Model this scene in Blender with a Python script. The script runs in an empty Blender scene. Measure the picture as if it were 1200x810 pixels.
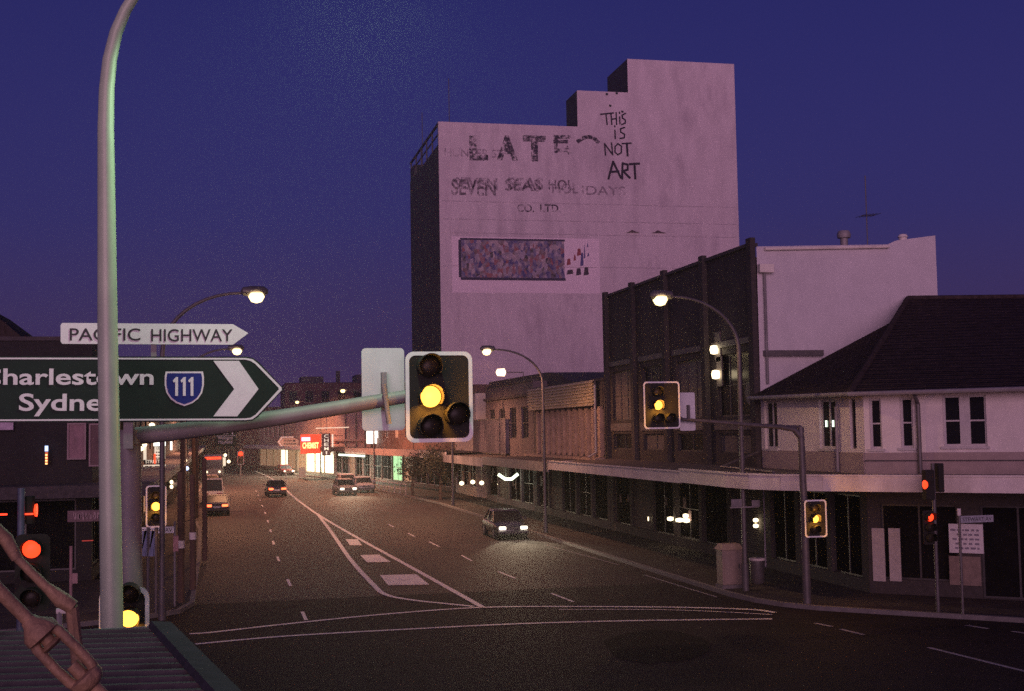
import bpy, bmesh, math, random
from mathutils import Vector, Matrix
random.seed(7)
R = math.radians
scene = bpy.context.scene
col = scene.collection

# ------------------------------------------------------------------ camera
F_PX, CAM_H, ROLL = 1500.0, 5.6, R(1.0)
YAW, PITCH = R(12.80895), R(3.77795)
fw_v = Vector((math.sin(YAW)*math.cos(PITCH), math.cos(YAW)*math.cos(PITCH), math.sin(PITCH)))
rt_v = Vector((math.cos(YAW), -math.sin(YAW), 0))
up_v = rt_v.cross(fw_v)
cr, sr = math.cos(ROLL), math.sin(ROLL)
cam_d = bpy.data.cameras.new('camera')
cam = bpy.data.objects.new('camera', cam_d); col.objects.link(cam)
cam_d.sensor_fit = 'HORIZONTAL'; cam_d.sensor_width = 36.0; cam_d.lens = 36.0*F_PX/1200.0
cam_d.clip_start = 0.1; cam_d.clip_end = 4000
rr = rt_v*cr + up_v*(-sr); uu = rt_v*sr + up_v*cr
m = Matrix((rr, uu, -fw_v)).transposed().to_4x4(); m.translation = (0, 0, CAM_H)
cam.matrix_world = m
scene.camera = cam

# ------------------------------------------------------------------ light
SUN_EL, SUN_AZ = 4.0, 194.0          # afterglow low behind the camera (azimuth clockwise from +Y)
w = bpy.data.worlds.new('World'); scene.world = w; w.use_nodes = True
nt = w.node_tree; nt.nodes.clear()
sky = nt.nodes.new('ShaderNodeTexSky'); sky.sky_type = 'NISHITA'; sky.sun_disc = False
sky.sun_elevation = R(1.5); sky.sun_rotation = R(SUN_AZ); sky.air_density = 1.6; sky.dust_density = 0.6; sky.ozone_density = 4.0
tint = nt.nodes.new('ShaderNodeMix'); tint.data_type = 'RGBA'; tint.blend_type = 'MULTIPLY'; tint.inputs[0].default_value = 1.0
tint.inputs[7].default_value = (0.10, 0.10, 0.55, 1)
bg = nt.nodes.new('ShaderNodeBackground'); bg.inputs[1].default_value = 0.12
wo = nt.nodes.new('ShaderNodeOutputWorld')
# dusk: the clear-sky model plus the violet afterglow that deepens towards the zenith
wtc = nt.nodes.new('ShaderNodeTexCoord'); wsep = nt.nodes.new('ShaderNodeSeparateXYZ'); wrp = nt.nodes.new('ShaderNodeValToRGB')
wrp.color_ramp.elements[0].position = 0.0; wrp.color_ramp.elements[0].color = (0.66, 0.32, 0.90, 1)
wrp.color_ramp.elements[1].position = 0.6; wrp.color_ramp.elements[1].color = (0.10, 0.09, 0.50, 1)
for p_, c_ in ((0.06, (0.40, 0.24, 0.88, 1)), (0.16, (0.24, 0.19, 0.86, 1)), (0.34, (0.15, 0.13, 0.62, 1))):
    e_ = wrp.color_ramp.elements.new(p_); e_.color = c_
wadd = nt.nodes.new('ShaderNodeMix'); wadd.data_type = 'RGBA'; wadd.blend_type = 'ADD'; wadd.inputs[0].default_value = 1.0
nt.links.new(wtc.outputs['Generated'], wsep.inputs[0]); nt.links.new(wsep.outputs[2], wrp.inputs[0])
nt.links.new(sky.outputs[0], tint.inputs[6]); nt.links.new(tint.outputs[2], wadd.inputs[6]); nt.links.new(wrp.outputs[0], wadd.inputs[7])
nt.links.new(wadd.outputs[2], bg.inputs[0]); nt.links.new(bg.outputs[0], wo.inputs[0])
sd = bpy.data.lights.new('sun', 'SUN'); sd.energy = 1.6; sd.angle = R(40); sd.color = (1.0, 0.55, 0.74)
so = bpy.data.objects.new('sun', sd); col.objects.link(so)
az, el = R(SUN_AZ), R(SUN_EL)
sdir = Vector((math.sin(az)*math.cos(el), math.cos(az)*math.cos(el), math.sin(el)))
so.rotation_euler = sdir.to_track_quat('Z', 'Y').to_euler(); so.location = (0, -20, 40)
vs = scene.view_settings
vs.view_transform = 'Standard'; vs.look = 'None'; vs.gamma = 1.0; vs.use_curve_mapping = False; vs.exposure = 0.0
scene.cycles.use_denoising = False
scene.cycles.max_bounces = 5; scene.cycles.diffuse_bounces = 2; scene.cycles.glossy_bounces = 2; scene.cycles.transparent_max_bounces = 6
scene.cycles.sample_clamp_indirect = 2.0; scene.cycles.sample_clamp_direct = 2.2
scene.cycles.caustics_reflective = False; scene.cycles.caustics_refractive = False
scene.cycles.use_light_tree = True

# ------------------------------------------------------------------ image-to-place helpers (survey of the photograph)
def ray(px, py):
    u, v = px-600, 405-py
    u, v = u*cr + v*sr, -u*sr + v*cr
    return fw_v*F_PX + rt_v*u + up_v*v
O = Vector((0, 0, CAM_H))
def gnd(px, py, z=0.0):
    d = ray(px, py); return O + d*((z-CAM_H)/d.z)
def atY(px, py, y):
    d = ray(px, py); return O + d*(y/d.y)
def atX(px, py, x):
    d = ray(px, py); return O + d*(x/d.x)
def on(px, py, p0, p1):
    """(u, z) on the vertical facade through plan points p0 -> p1"""
    d = ray(px, py); dx, dy = p1[0]-p0[0], p1[1]-p0[1]; L = math.hypot(dx, dy)
    nx, ny = -dy/L, dx/L
    t = (p0[0]*nx + p0[1]*ny)/(d.x*nx + d.y*ny)
    q = O + d*t
    return ((q.x-p0[0])*dx + (q.y-p0[1])*dy)/L, q.z

# ------------------------------------------------------------------ materials
MATS = {}
def mat(name, c, rough=0.7, metal=0.0, var=0.25, scale=6.0, bump=0.0, bscale=40.0, spec=0.5, detail=6.0, stain=None, stain_scale=1.0, stretch=None):
    if name in MATS: return MATS[name]
    m_ = bpy.data.materials.new(name); m_.use_nodes = True
    t = m_.node_tree; N = t.nodes; L = t.links; b = N['Principled BSDF']
    b.inputs['Roughness'].default_value = rough; b.inputs['Metallic'].default_value = metal
    b.inputs['Specular IOR Level'].default_value = spec
    tc = N.new('ShaderNodeTexCoord'); src = tc.outputs['Object']
    if stretch:
        mp = N.new('ShaderNodeMapping'); mp.inputs['Scale'].default_value = stretch; L.new(src, mp.inputs[0]); src = mp.outputs[0]
    no = N.new('ShaderNodeTexNoise'); no.inputs['Scale'].default_value = scale; no.inputs['Detail'].default_value = detail; no.inputs['Roughness'].default_value = 0.65
    L.new(src, no.inputs['Vector'])
    rp = N.new('ShaderNodeValToRGB')
    rp.color_ramp.elements[0].position = 0.3; rp.color_ramp.elements[1].position = 0.7
    rp.color_ramp.elements[0].color = (*[x*(1-var) for x in c], 1); rp.color_ramp.elements[1].color = (*[min(1, x*(1+var)) for x in c], 1)
    L.new(no.outputs[0], rp.inputs[0]); out = rp.outputs[0]
    if stain:
        n2 = N.new('ShaderNodeTexNoise'); n2.inputs['Scale'].default_value = stain_scale; n2.inputs['Detail'].default_value = 8; n2.inputs['Roughness'].default_value = 0.7
        mp2 = N.new('ShaderNodeMapping'); mp2.inputs['Scale'].default_value = (1, 1, 0.35); L.new(tc.outputs['Object'], mp2.inputs[0]); L.new(mp2.outputs[0], n2.inputs['Vector'])
        r2 = N.new('ShaderNodeValToRGB'); r2.color_ramp.elements[0].position = 0.5; r2.color_ramp.elements[1].position = 0.72
        L.new(n2.outputs[0], r2.inputs[0])
        mx = N.new('ShaderNodeMix'); mx.data_type = 'RGBA'; L.new(r2.outputs[0], mx.inputs[0]); L.new(out, mx.inputs[6]); mx.inputs[7].default_value = (*stain, 1)
        out = mx.outputs[2]
    L.new(out, b.inputs['Base Color'])
    if bump:
        n3 = N.new('ShaderNodeTexNoise'); n3.inputs['Scale'].default_value = bscale; n3.inputs['Detail'].default_value = 4
        L.new(tc.outputs['Object'], n3.inputs['Vector'])
        bm_ = N.new('ShaderNodeBump'); bm_.inputs['Strength'].default_value = bump; bm_.inputs['Distance'].default_value = 0.02
        L.new(n3.outputs[0], bm_.inputs['Height']); L.new(bm_.outputs[0], b.inputs['Normal'])
    MATS[name] = m_; return m_
def emit(name, c, s):
    if name in MATS: return MATS[name]
    m_ = bpy.data.materials.new(name); m_.use_nodes = True
    b = m_.node_tree.nodes['Principled BSDF']; b.inputs['Base Color'].default_value = (*[x*0.5 for x in c], 1)
    b.inputs['Emission Color'].default_value = (*c, 1); b.inputs['Emission Strength'].default_value = s
    MATS[name] = m_; return m_
def brick(name, c1, c2, mortar, scale=1.0, rough=0.85):
    if name in MATS: return MATS[name]
    m_ = bpy.data.materials.new(name); m_.use_nodes = True
    t = m_.node_tree; N = t.nodes; L = t.links; b = N['Principled BSDF']; b.inputs['Roughness'].default_value = rough
    tc = N.new('ShaderNodeTexCoord'); sp = N.new('ShaderNodeSeparateXYZ'); L.new(tc.outputs['Object'], sp.inputs[0])
    ad = N.new('ShaderNodeMath'); ad.operation = 'ADD'; L.new(sp.outputs[0], ad.inputs[0]); L.new(sp.outputs[1], ad.inputs[1])
    cb = N.new('ShaderNodeCombineXYZ'); L.new(ad.outputs[0], cb.inputs[0]); L.new(sp.outputs[2], cb.inputs[1])
    bk = N.new('ShaderNodeTexBrick'); bk.inputs['Scale'].default_value = scale; bk.inputs['Brick Width'].default_value = 0.24; bk.inputs['Row Height'].default_value = 0.086
    bk.inputs['Mortar Size'].default_value = 0.008; bk.inputs['Color1'].default_value = (*c1, 1); bk.inputs['Color2'].default_value = (*c2, 1); bk.inputs['Mortar'].default_value = (*mortar, 1)
    L.new(cb.outputs[0], bk.inputs['Vector'])
    n2 = N.new('ShaderNodeTexNoise'); n2.inputs['Scale'].default_value = 0.5; n2.inputs['Detail'].default_value = 8; L.new(tc.outputs['Object'], n2.inputs['Vector'])
    r2 = N.new('ShaderNodeValToRGB'); r2.color_ramp.elements[0].position = 0.3; r2.color_ramp.elements[0].color = (0.55, 0.55, 0.55, 1); r2.color_ramp.elements[1].position = 0.7
    L.new(n2.outputs[0], r2.inputs[0])
    mx = N.new('ShaderNodeMix'); mx.data_type = 'RGBA'; mx.blend_type = 'MULTIPLY'; mx.inputs[0].default_value = 1
    L.new(bk.outputs[0], mx.inputs[6]); L.new(r2.outputs[0], mx.inputs[7]); L.new(mx.outputs[2], b.inputs['Base Color'])
    bm_ = N.new('ShaderNodeBump'); bm_.inputs['Strength'].default_value = 0.4; bm_.inputs['Distance'].default_value = 0.01; bm_.invert = True
    L.new(bk.outputs['Fac'], bm_.inputs['Height']); L.new(bm_.outputs[0], b.inputs['Normal'])
    MATS[name] = m_; return m_
def faded(name, c, lo, hi, scale=0.9):
    """worn paint: flakes off along a noise so the wall shows through"""
    m_ = bpy.data.materials.new(name); m_.use_nodes = True
    t = m_.node_tree; N = t.nodes; L = t.links; b = N['Principled BSDF']; b.inputs['Roughness'].default_value = 0.9
    b.inputs['Base Color'].default_value = (*c, 1)
    tc = N.new('ShaderNodeTexCoord'); no = N.new('ShaderNodeTexNoise'); no.inputs['Scale'].default_value = scale; no.inputs['Detail'].default_value = 9; no.inputs['Roughness'].default_value = 0.8
    L.new(tc.outputs['Object'], no.inputs['Vector'])
    rp = N.new('ShaderNodeValToRGB'); rp.color_ramp.elements[0].position = lo; rp.color_ramp.elements[1].position = hi
    L.new(no.outputs[0], rp.inputs[0]); L.new(rp.outputs[0], b.inputs['Alpha'])
    MATS[name] = m_; return m_

# setting
M_ASPH = mat('asphalt', (0.020, 0.014, 0.017), 0.8, spec=0.10, var=0.35, scale=1.2, bump=0.35, bscale=90, stain=(0.011, 0.009, 0.010), stain_scale=0.14)
M_ASPH2 = mat('paler_asphalt', (0.040, 0.028, 0.030), 0.72, spec=0.16, var=0.3, scale=0.8, bump=0.35, bscale=90, stain=(0.022, 0.018, 0.018), stain_scale=0.35, stretch=(1, 0.15, 1))  # paler, browner road surface beyond the junction
M_PATCH = mat('fresh_asphalt', (0.0125, 0.009, 0.011), 0.85, spec=0.06, var=0.3, scale=2.0, bump=0.3, bscale=80)
M_LINE = mat('road_paint', (0.82, 0.79, 0.74), 0.6, var=0.18, scale=7, stain=(0.3, 0.28, 0.27), stain_scale=2.0)
M_LINE_OLD = mat('worn_road_paint', (0.34, 0.32, 0.32), 0.7, var=0.35, scale=9, stain=(0.1, 0.095, 0.095), stain_scale=3.0)
M_CONC = mat('concrete', (0.16, 0.145, 0.14), 0.85, var=0.2, scale=3, bump=0.2, bscale=50, stain=(0.16, 0.15, 0.14), stain_scale=1.2)
M_PAVE = mat('pavement', (0.060, 0.050, 0.050), 0.85, spec=0.1, var=0.25, scale=2, bump=0.2, bscale=50, stain=(0.09, 0.083, 0.08), stain_scale=0.8)
M_EARTH = mat('dark_ground', (0.05, 0.048, 0.045), 0.9)
# building finishes
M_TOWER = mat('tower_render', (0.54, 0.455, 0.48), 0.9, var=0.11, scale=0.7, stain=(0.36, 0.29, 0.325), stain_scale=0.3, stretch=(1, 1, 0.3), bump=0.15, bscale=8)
M_TOWERSIDE = mat('tower_shade_render', (0.055, 0.05, 0.052), 0.9, var=0.2, scale=1)  # near-black copy of the tower render; shade of the unlit faces is in the colour
M_CREAM = mat('cream_render', (0.70, 0.64, 0.60), 0.9, var=0.08, scale=2, stain=(0.58, 0.53, 0.51), stain_scale=0.5)
M_WHITEWALL = mat('white_render', (0.56, 0.52, 0.54), 0.9, var=0.06, scale=1.2, stain=(0.44, 0.41, 0.44), stain_scale=0.25)
M_DADO = mat('brown_dado', (0.34, 0.27, 0.25), 0.9, var=0.12, scale=3)
M_FASCIA = mat('awning_fascia', (0.70, 0.64, 0.58), 0.7, var=0.1, scale=2, stain=(0.46, 0.41, 0.38), stain_scale=0.9)
M_FASCIA_D = mat('dark_fascia', (0.20, 0.185, 0.19), 0.75, var=0.3, scale=1.4)
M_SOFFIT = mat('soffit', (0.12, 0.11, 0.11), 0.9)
M_TILE = mat('roof_tile', (0.048, 0.036, 0.034), 0.95, spec=0.05, var=0.4, scale=5)
M_BRICK_D = brick('dark_brick', (0.060, 0.046, 0.044), (0.042, 0.033, 0.034), (0.062, 0.055, 0.052))
M_BRICK_R = brick('red_brick', (0.17, 0.075, 0.06), (0.12, 0.055, 0.05), (0.16, 0.13, 0.12))
M_PANEL = mat('spandrel_panel', (0.105, 0.09, 0.088), 0.6, var=0.25, scale=1.5)
M_DARKR = mat('dark_render', (0.066, 0.055, 0.056), 0.85, var=0.3, scale=1.2, stain=(0.05, 0.045, 0.05), stain_scale=0.7)
M_FIN = mat('fin_concrete', (0.30, 0.22, 0.18), 0.85, var=0.25, scale=2)
M_PINK = mat('pink_render', (0.48, 0.33, 0.31), 0.85, var=0.12, scale=1, stain=(0.36, 0.24, 0.22), stain_scale=0.5)
M_TAN = mat('tan_render', (0.44, 0.31, 0.22), 0.85, var=0.12, scale=1.2)
M_GLASS = mat('dark_glass', (0.012, 0.012, 0.015), 0.25, var=0.1, spec=0.08)
M_SHOPGLASS = mat('matt_shop_glass', (0.010, 0.009, 0.010), 0.6, var=0.3, scale=2, spec=0.0)  # matt black without reflections; shopfront gloom is put into the pane material
M_FRAME = mat('painted_frame', (0.50, 0.47, 0.46), 0.5, var=0.1)
M_FRAME_D = mat('dark_frame', (0.06, 0.055, 0.055), 0.5, var=0.2)
# metals and signs
M_GALV = mat('galvanised_steel', (0.25, 0.23, 0.23), 0.6, 0.15, var=0.12, scale=3, stain=(0.30, 0.31, 0.30), stain_scale=1.5)
M_POLEG = mat('green_lit_steel', (0.44, 0.52, 0.38), 0.45, 0.1, var=0.1, scale=2.5, stain=(0.36, 0.38, 0.35), stain_scale=1.0)  # pale steel; green lamp light is put into its base colour
M_DKPOLE = mat('dark_steel', (0.10, 0.09, 0.09), 0.5, 0.2, var=0.25, scale=3)
M_RUST = mat('weathered_timber', (0.11, 0.065, 0.045), 0.9, var=0.35, scale=2, stretch=(4, 4, 0.4))
M_IRON = mat('old_iron', (0.32, 0.20, 0.12), 0.65, 0.15, var=0.35, scale=14, bump=0.3, bscale=60, stain=(0.14, 0.09, 0.07), stain_scale=9)
M_ROOFMETAL = mat('roof_sheet', (0.11, 0.092, 0.09), 0.85, 0.0, spec=0.15, var=0.3, scale=4, stain=(0.05, 0.042, 0.04), stain_scale=2.2, stretch=(0.3, 2, 1))
M_BLACK = mat('matt_black', (0.022, 0.020, 0.018), 0.75, var=0.2, spec=0.2)
M_WHITE = mat('white_sheeting', (0.80, 0.82, 0.78), 0.5, var=0.06, scale=8)
M_GREEN = mat('sign_green', (0.010, 0.028, 0.018), 0.6, var=0.15, scale=5, spec=0.2)
M_BLUE = mat('sign_blue', (0.015, 0.03, 0.20), 0.6, var=0.1, spec=0.2)
M_INK = mat('sign_ink', (0.02, 0.02, 0.022), 0.6, var=0.1)
M_ALU = mat('sign_back', (0.62, 0.64, 0.63), 0.55, 0.1, var=0.1, scale=2, stain=(0.5, 0.52, 0.51), stain_scale=1.5)
M_LENS = mat('dark_lens', (0.02, 0.015, 0.012), 0.4, var=0.1, spec=0.2)
M_BEIGE = mat('beige_enamel', (0.25, 0.19, 0.15), 0.6, var=0.12, scale=4, stain=(0.25, 0.21, 0.17), stain_scale=2)
M_GRAFF = mat('graffiti_paint', (0.028, 0.020, 0.032), 0.9, var=0.3, scale=3)
M_BARK = mat('bark', (0.07, 0.05, 0.04), 0.95, var=0.3)
M_LEAF = mat('leaf', (0.05, 0.05, 0.028), 0.7, var=0.5, scale=1.5)
M_RUBBER = mat('tyre', (0.02, 0.02, 0.02), 0.9)
E_AMBER = emit('amber_lens_lit', (1.0, 0.40, 0.045), 14.0)
E_RED = emit('red_lens_lit', (1.0, 0.045, 0.012), 2.6)
E_SODIUM = emit('street_lamp_bowl_lit', (1.0, 0.74, 0.34), 45.0)
E_MERC = emit('mercury_bowl_lit', (0.55, 1.0, 0.72), 20.0)
E_HEAD = emit('headlamp_lit', (1.0, 0.88, 0.66), 30.0)
E_TAIL = emit('tail_lamp_lit', (1.0, 0.10, 0.03), 6.0)
E_IND = emit('indicator_lit', (1.0, 0.48, 0.10), 10.0)
E_WARM = emit('warm_lamp_lit', (1.0, 0.80, 0.50), 7.0)
E_FLUO = emit('fluorescent_lit', (0.85, 1.0, 0.78), 6.0)
E_WHITE = emit('white_sign_lit', (1.0, 0.98, 0.86), 6.0)
E_CREAM = emit('cream_sign_lit', (1.0, 0.85, 0.66), 0.8)
E_REDSIGN = emit('red_sign_lit', (1.0, 0.06, 0.02), 1.4)
E_BLUESIGN = emit('blue_sign_lit', (0.45, 0.6, 1.0), 2.0)
E_SHOPG = emit('green_shop_lit', (0.45, 0.85, 0.40), 1.0)
E_SHOPW = emit('white_shop_lit', (1.0, 0.93, 0.62), 4.0)
E_NEONTXT = emit('yellow_letter_lit', (1.0, 0.75, 0.25), 2.2)
E_DIM = emit('dim_window_lit', (1.0, 0.55, 0.32), 0.22)

# ------------------------------------------------------------------ object helpers
ORG = {}
def rootloc(p):
    while p.parent: p = p.parent
    return ORG.get(p.name, Vector((0, 0, 0)))
class MB:
    def __init__(s): s.v = []; s.f = []
    def add(s, vs, fs):
        n = len(s.v); s.v += [tuple(x) for x in vs]; s.f += [tuple(i+n for i in q) for q in fs]; return s
    def box(s, x0, x1, y0, y1, z0, z1):
        return s.add([(x0,y0,z0),(x1,y0,z0),(x1,y1,z0),(x0,y1,z0),(x0,y0,z1),(x1,y0,z1),(x1,y1,z1),(x0,y1,z1)],
                     [(3,2,1,0),(4,5,6,7),(0,1,5,4),(1,2,6,5),(2,3,7,6),(3,0,4,7)])
    def fbox(s, p0, p1, u0, u1, o0, o1, z0, z1):
        q = [W(p0, p1, u0, o0, z0), W(p0, p1, u1, o0, z0), W(p0, p1, u1, o1, z0), W(p0, p1, u0, o1, z0)]
        q += [(a[0], a[1], z1) for a in q]
        return s.add(q, [(3,2,1,0),(4,5,6,7),(0,1,5,4),(1,2,6,5),(2,3,7,6),(3,0,4,7)])
    def quad(s, a, b, c, d): return s.add([a, b, c, d], [(0,1,2,3)])
    def poly(s, pts): return s.add(pts, [tuple(range(len(pts)))])
    def tube(s, pts, rad, n=10, cap=True):
        pts = [Vector(p) for p in pts]
        if not isinstance(rad, (list, tuple)): rad = [rad]*len(pts)
        base = len(s.v); prev = None
        for i, p in enumerate(pts):
            d = (pts[min(i+1, len(pts)-1)] - pts[max(i-1, 0)]).normalized()
            if prev is None:
                a = Vector((0, 0, 1)) if abs(d.z) < 0.9 else Vector((1, 0, 0))
                x = d.cross(a).normalized()
            else:
                x = (prev - d*prev.dot(d)).normalized()
            prev = x; y = d.cross(x)
            for k in range(n):
                t = 2*math.pi*k/n; s.v.append(tuple(p + (x*math.cos(t) + y*math.sin(t))*rad[i]))
        for i in range(len(pts)-1):
            for k in range(n):
                a = base+i*n+k; b = base+i*n+(k+1) % n
                s.f.append((a, b, b+n, a+n))
        if cap:
            s.f.append(tuple(base+k for k in reversed(range(n)))); s.f.append(tuple(base+(len(pts)-1)*n+k for k in range(n)))
        return s
    def prism(s, poly, o, ax, ay, az, d):
        """poly in (ax, ay) from origin o, extruded d along az"""
        o = Vector(o); ax = Vector(ax); ay = Vector(ay); az = Vector(az); n = len(poly)
        a = [o + ax*p[0] + ay*p[1] for p in poly]; b = [q + az*d for q in a]
        return s.add(a+b, [tuple(reversed(range(n))), tuple(range(n, 2*n))] + [(i, (i+1) % n, n+(i+1) % n, n+i) for i in range(n)])
    def ring(s, outer, inner, o, ax, ay, az, d):
        o = Vector(o); ax = Vector(ax); ay = Vector(ay); az = Vector(az); n = len(outer)
        A = [o+ax*p[0]+ay*p[1]+az*d for p in outer]; B = [o+ax*p[0]+ay*p[1]+az*d for p in inner]
        C = [o+ax*p[0]+ay*p[1] for p in outer]; D = [o+ax*p[0]+ay*p[1] for p in inner]
        fs = []
        for i in range(n):
            j = (i+1) % n
            fs += [(i, j, n+j, n+i), (2*n+i, 2*n+j, j, i), (n+i, n+j, 3*n+j, 3*n+i)]
        return s.add(A+B+C+D, fs)
    def lathe(s, prof, c, axis='Z', n=14):
        c = Vector(c); base = len(s.v)
        for (r_, h) in prof:
            for k in range(n):
                t = 2*math.pi*k/n; a, b = r_*math.cos(t), r_*math.sin(t)
                q = {'Z': (a, b, h), 'Y': (a, h, b), 'X': (h, a, b)}[axis]
                s.v.append(tuple(c + Vector(q)))
        for i in range(len(prof)-1):
            for k in range(n):
                a = base+i*n+k; b = base+i*n+(k+1) % n; s.f.append((a, b, b+n, a+n))
        s.f.append(tuple(base+k for k in range(n))); s.f.append(tuple(base+(len(prof)-1)*n+k for k in range(n)))
        return s
    def build(s, name, m_, parent=None, smooth=False, bevel=0.0):
        off = rootloc(parent) if parent else Vector((0, 0, 0))
        me = bpy.data.meshes.new(name)
        me.from_pydata([tuple(Vector(p)-off) for p in s.v], [], s.f); me.update()
        bm = bmesh.new(); bm.from_mesh(me); bmesh.ops.recalc_face_normals(bm, faces=bm.faces); bm.to_mesh(me); bm.free()
        if smooth:
            for p in me.polygons: p.use_smooth = True
            try: me.set_sharp_from_angle(angle=R(40))
            except Exception: pass
        me.materials.append(m_)
        o = bpy.data.objects.new(name, me); col.objects.link(o)
        if parent: o.parent = parent
        if bevel:
            md = o.modifiers.new('bevel', 'BEVEL'); md.width = bevel; md.segments = 2; md.limit_method = 'ANGLE'
        return o
def W(p0, p1, u, o, z):
    dx, dy = p1[0]-p0[0], p1[1]-p0[1]; L = math.hypot(dx, dy); dx /= L; dy /= L
    return (p0[0]+dx*u-dy*o, p0[1]+dy*u+dx*o, z)
def tag(o, label, cat, group=None):
    o['label'] = label; o['category'] = cat
    if group: o['group'] = group
    return o
def thing(name, label, cat, loc=(0, 0, 0), group=None, rz=0.0):
    o = bpy.data.objects.new(name, None); col.objects.link(o); o.location = loc; o.rotation_euler = (0, 0, rz)
    o.empty_display_size = 0.3
    ORG[o.name] = Vector(loc)
    return tag(o, label, cat, group)
def local(o): ORG[o.name] = Vector((0, 0, 0)); return o      # parts are modelled about the thing's own base
def struct(name, mb, m_, **k):
    o = mb.build(name, m_, **k); o['kind'] = 'structure'; return o
def copy_tree(o, parent=None):
    c = o.copy(); col.objects.link(c)
    if parent is not None: c.parent = parent
    for ch in list(o.children): copy_tree(ch, c)
    return c
def rrect(w, h, r_, n=5, cx=0, cy=0):
    out = []
    for (sx, sy, a0) in ((1, 1, 0), (-1, 1, 90), (-1, -1, 180), (1, -1, 270)):
        for k in range(n+1):
            a = R(a0+90*k/n); out.append((cx+sx*(w/2-r_)+r_*math.cos(a), cy+sy*(h/2-r_)+r_*math.sin(a)))
    return out
def text(name, s_, m_, parent, left, right, cap, ax=(1, 0, 0), ay=(0, 0, 1), bold=0.0, depth=0.004, shear=0.0, fit=True):
    """lettering fitted between two world points on its baseline, with a cap height"""
    cu = bpy.data.curves.new(name, 'FONT'); cu.body = s_; cu.size = 1.0; cu.offset = bold; cu.extrude = 0.0; cu.shear = shear
    cu.resolution_u = 4
    t = bpy.data.objects.new(name, cu); col.objects.link(t)
    dg = bpy.context.evaluated_depsgraph_get()
    me = bpy.data.meshes.new_from_object(t.evaluated_get(dg)); bpy.data.objects.remove(t); bpy.data.curves.remove(cu)
    xs = [v.co.x for v in me.vertices]; x0, x1 = min(xs), max(xs)
    left = Vector(left); right = Vector(right); ax = Vector(ax); ay = Vector(ay); nz = ax.cross(ay)
    wd = (right-left).length; sx = wd/(x1-x0); sy = cap/0.73
    if not fit: sx = sy
    off = rootloc(parent) if parent else Vector((0, 0, 0))
    for v in me.vertices:
        v.co = left + ax*((v.co.x-x0)*sx) + ay*(v.co.y*sy) + nz*depth - off
    me.name = name; me.materials.clear(); me.materials.append(m_)
    o = bpy.data.objects.new(name, me); col.objects.link(o)
    if parent: o.parent = parent
    return o
def strokes(mb, lines, o, ax, ay, nz, th, depth=0.006):
    """brush strokes: each polyline becomes a ribbon on the plane"""
    o = Vector(o); ax = Vector(ax); ay = Vector(ay); nz = Vector(nz)
    for ln in lines:
        for (a, b) in zip(ln[:-1], ln[1:]):
            d = Vector((b[0]-a[0], b[1]-a[1]))
            if d.length < 1e-6: continue
            d.normalize(); n = Vector((-d.y, d.x))*th/2; e = d*th*0.35
            q = [(a[0]-e.x+n.x, a[1]-e.y+n.y), (a[0]-e.x-n.x, a[1]-e.y-n.y), (b[0]+e.x-n.x, b[1]+e.y-n.y), (b[0]+e.x+n.x, b[1]+e.y+n.y)]
            k = len(mb.f)*0.0003
            mb.quad(*[o+ax*p[0]+ay*p[1]+nz*(depth+k) for p in q])
def point_light(name, parent, loc, power, c, radius=0.12, spot=None, aim=None, blend=0.6):
    l = bpy.data.lights.new(name, 'SPOT' if spot else 'POINT'); l.energy = power; l.color = c; l.shadow_soft_size = radius
    if spot: l.spot_size = R(spot); l.spot_blend = blend
    o = bpy.data.objects.new(name, l); col.objects.link(o); o.location = Vector(loc)-rootloc(parent); o.parent = parent
    if aim is not None: o.rotation_euler = (-Vector(aim)).to_track_quat('Z', 'Y').to_euler()
    return o
def fwall(mb, p0, p1, z0, z1, holes=(), reveal=0.22, u0=0.0, u1=None):
    """facade face with real openings and their reveals"""
    L = math.hypot(p1[0]-p0[0], p1[1]-p0[1]); u1 = L if u1 is None else u1
    us = sorted({u0, u1, *[h[0] for h in holes], *[h[1] for h in holes]}); zs = sorted({z0, z1, *[h[2] for h in holes], *[h[3] for h in holes]})
    us = [x for x in us if u0 <= x <= u1]; zs = [x for x in zs if z0 <= x <= z1]
    for a, b in zip(us[:-1], us[1:]):
        for c, d in zip(zs[:-1], zs[1:]):
            um, zm = (a+b)/2, (c+d)/2
            if any(h[0] < um < h[1] and h[2] < zm < h[3] for h in holes): continue
            mb.quad(W(p0, p1, a, 0, c), W(p0, p1, b, 0, c), W(p0, p1, b, 0, d), W(p0, p1, a, 0, d))
    for (a, b, c, d) in holes:
        for (q, r_) in (((a, c), (b, c)), ((b, c), (b, d)), ((b, d), (a, d)), ((a, d), (a, c))):
            mb.quad(W(p0, p1, q[0], 0, q[1]), W(p0, p1, r_[0], 0, r_[1]), W(p0, p1, r_[0], -reveal, r_[1]), W(p0, p1, q[0], -reveal, q[1]))
    return mb
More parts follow.
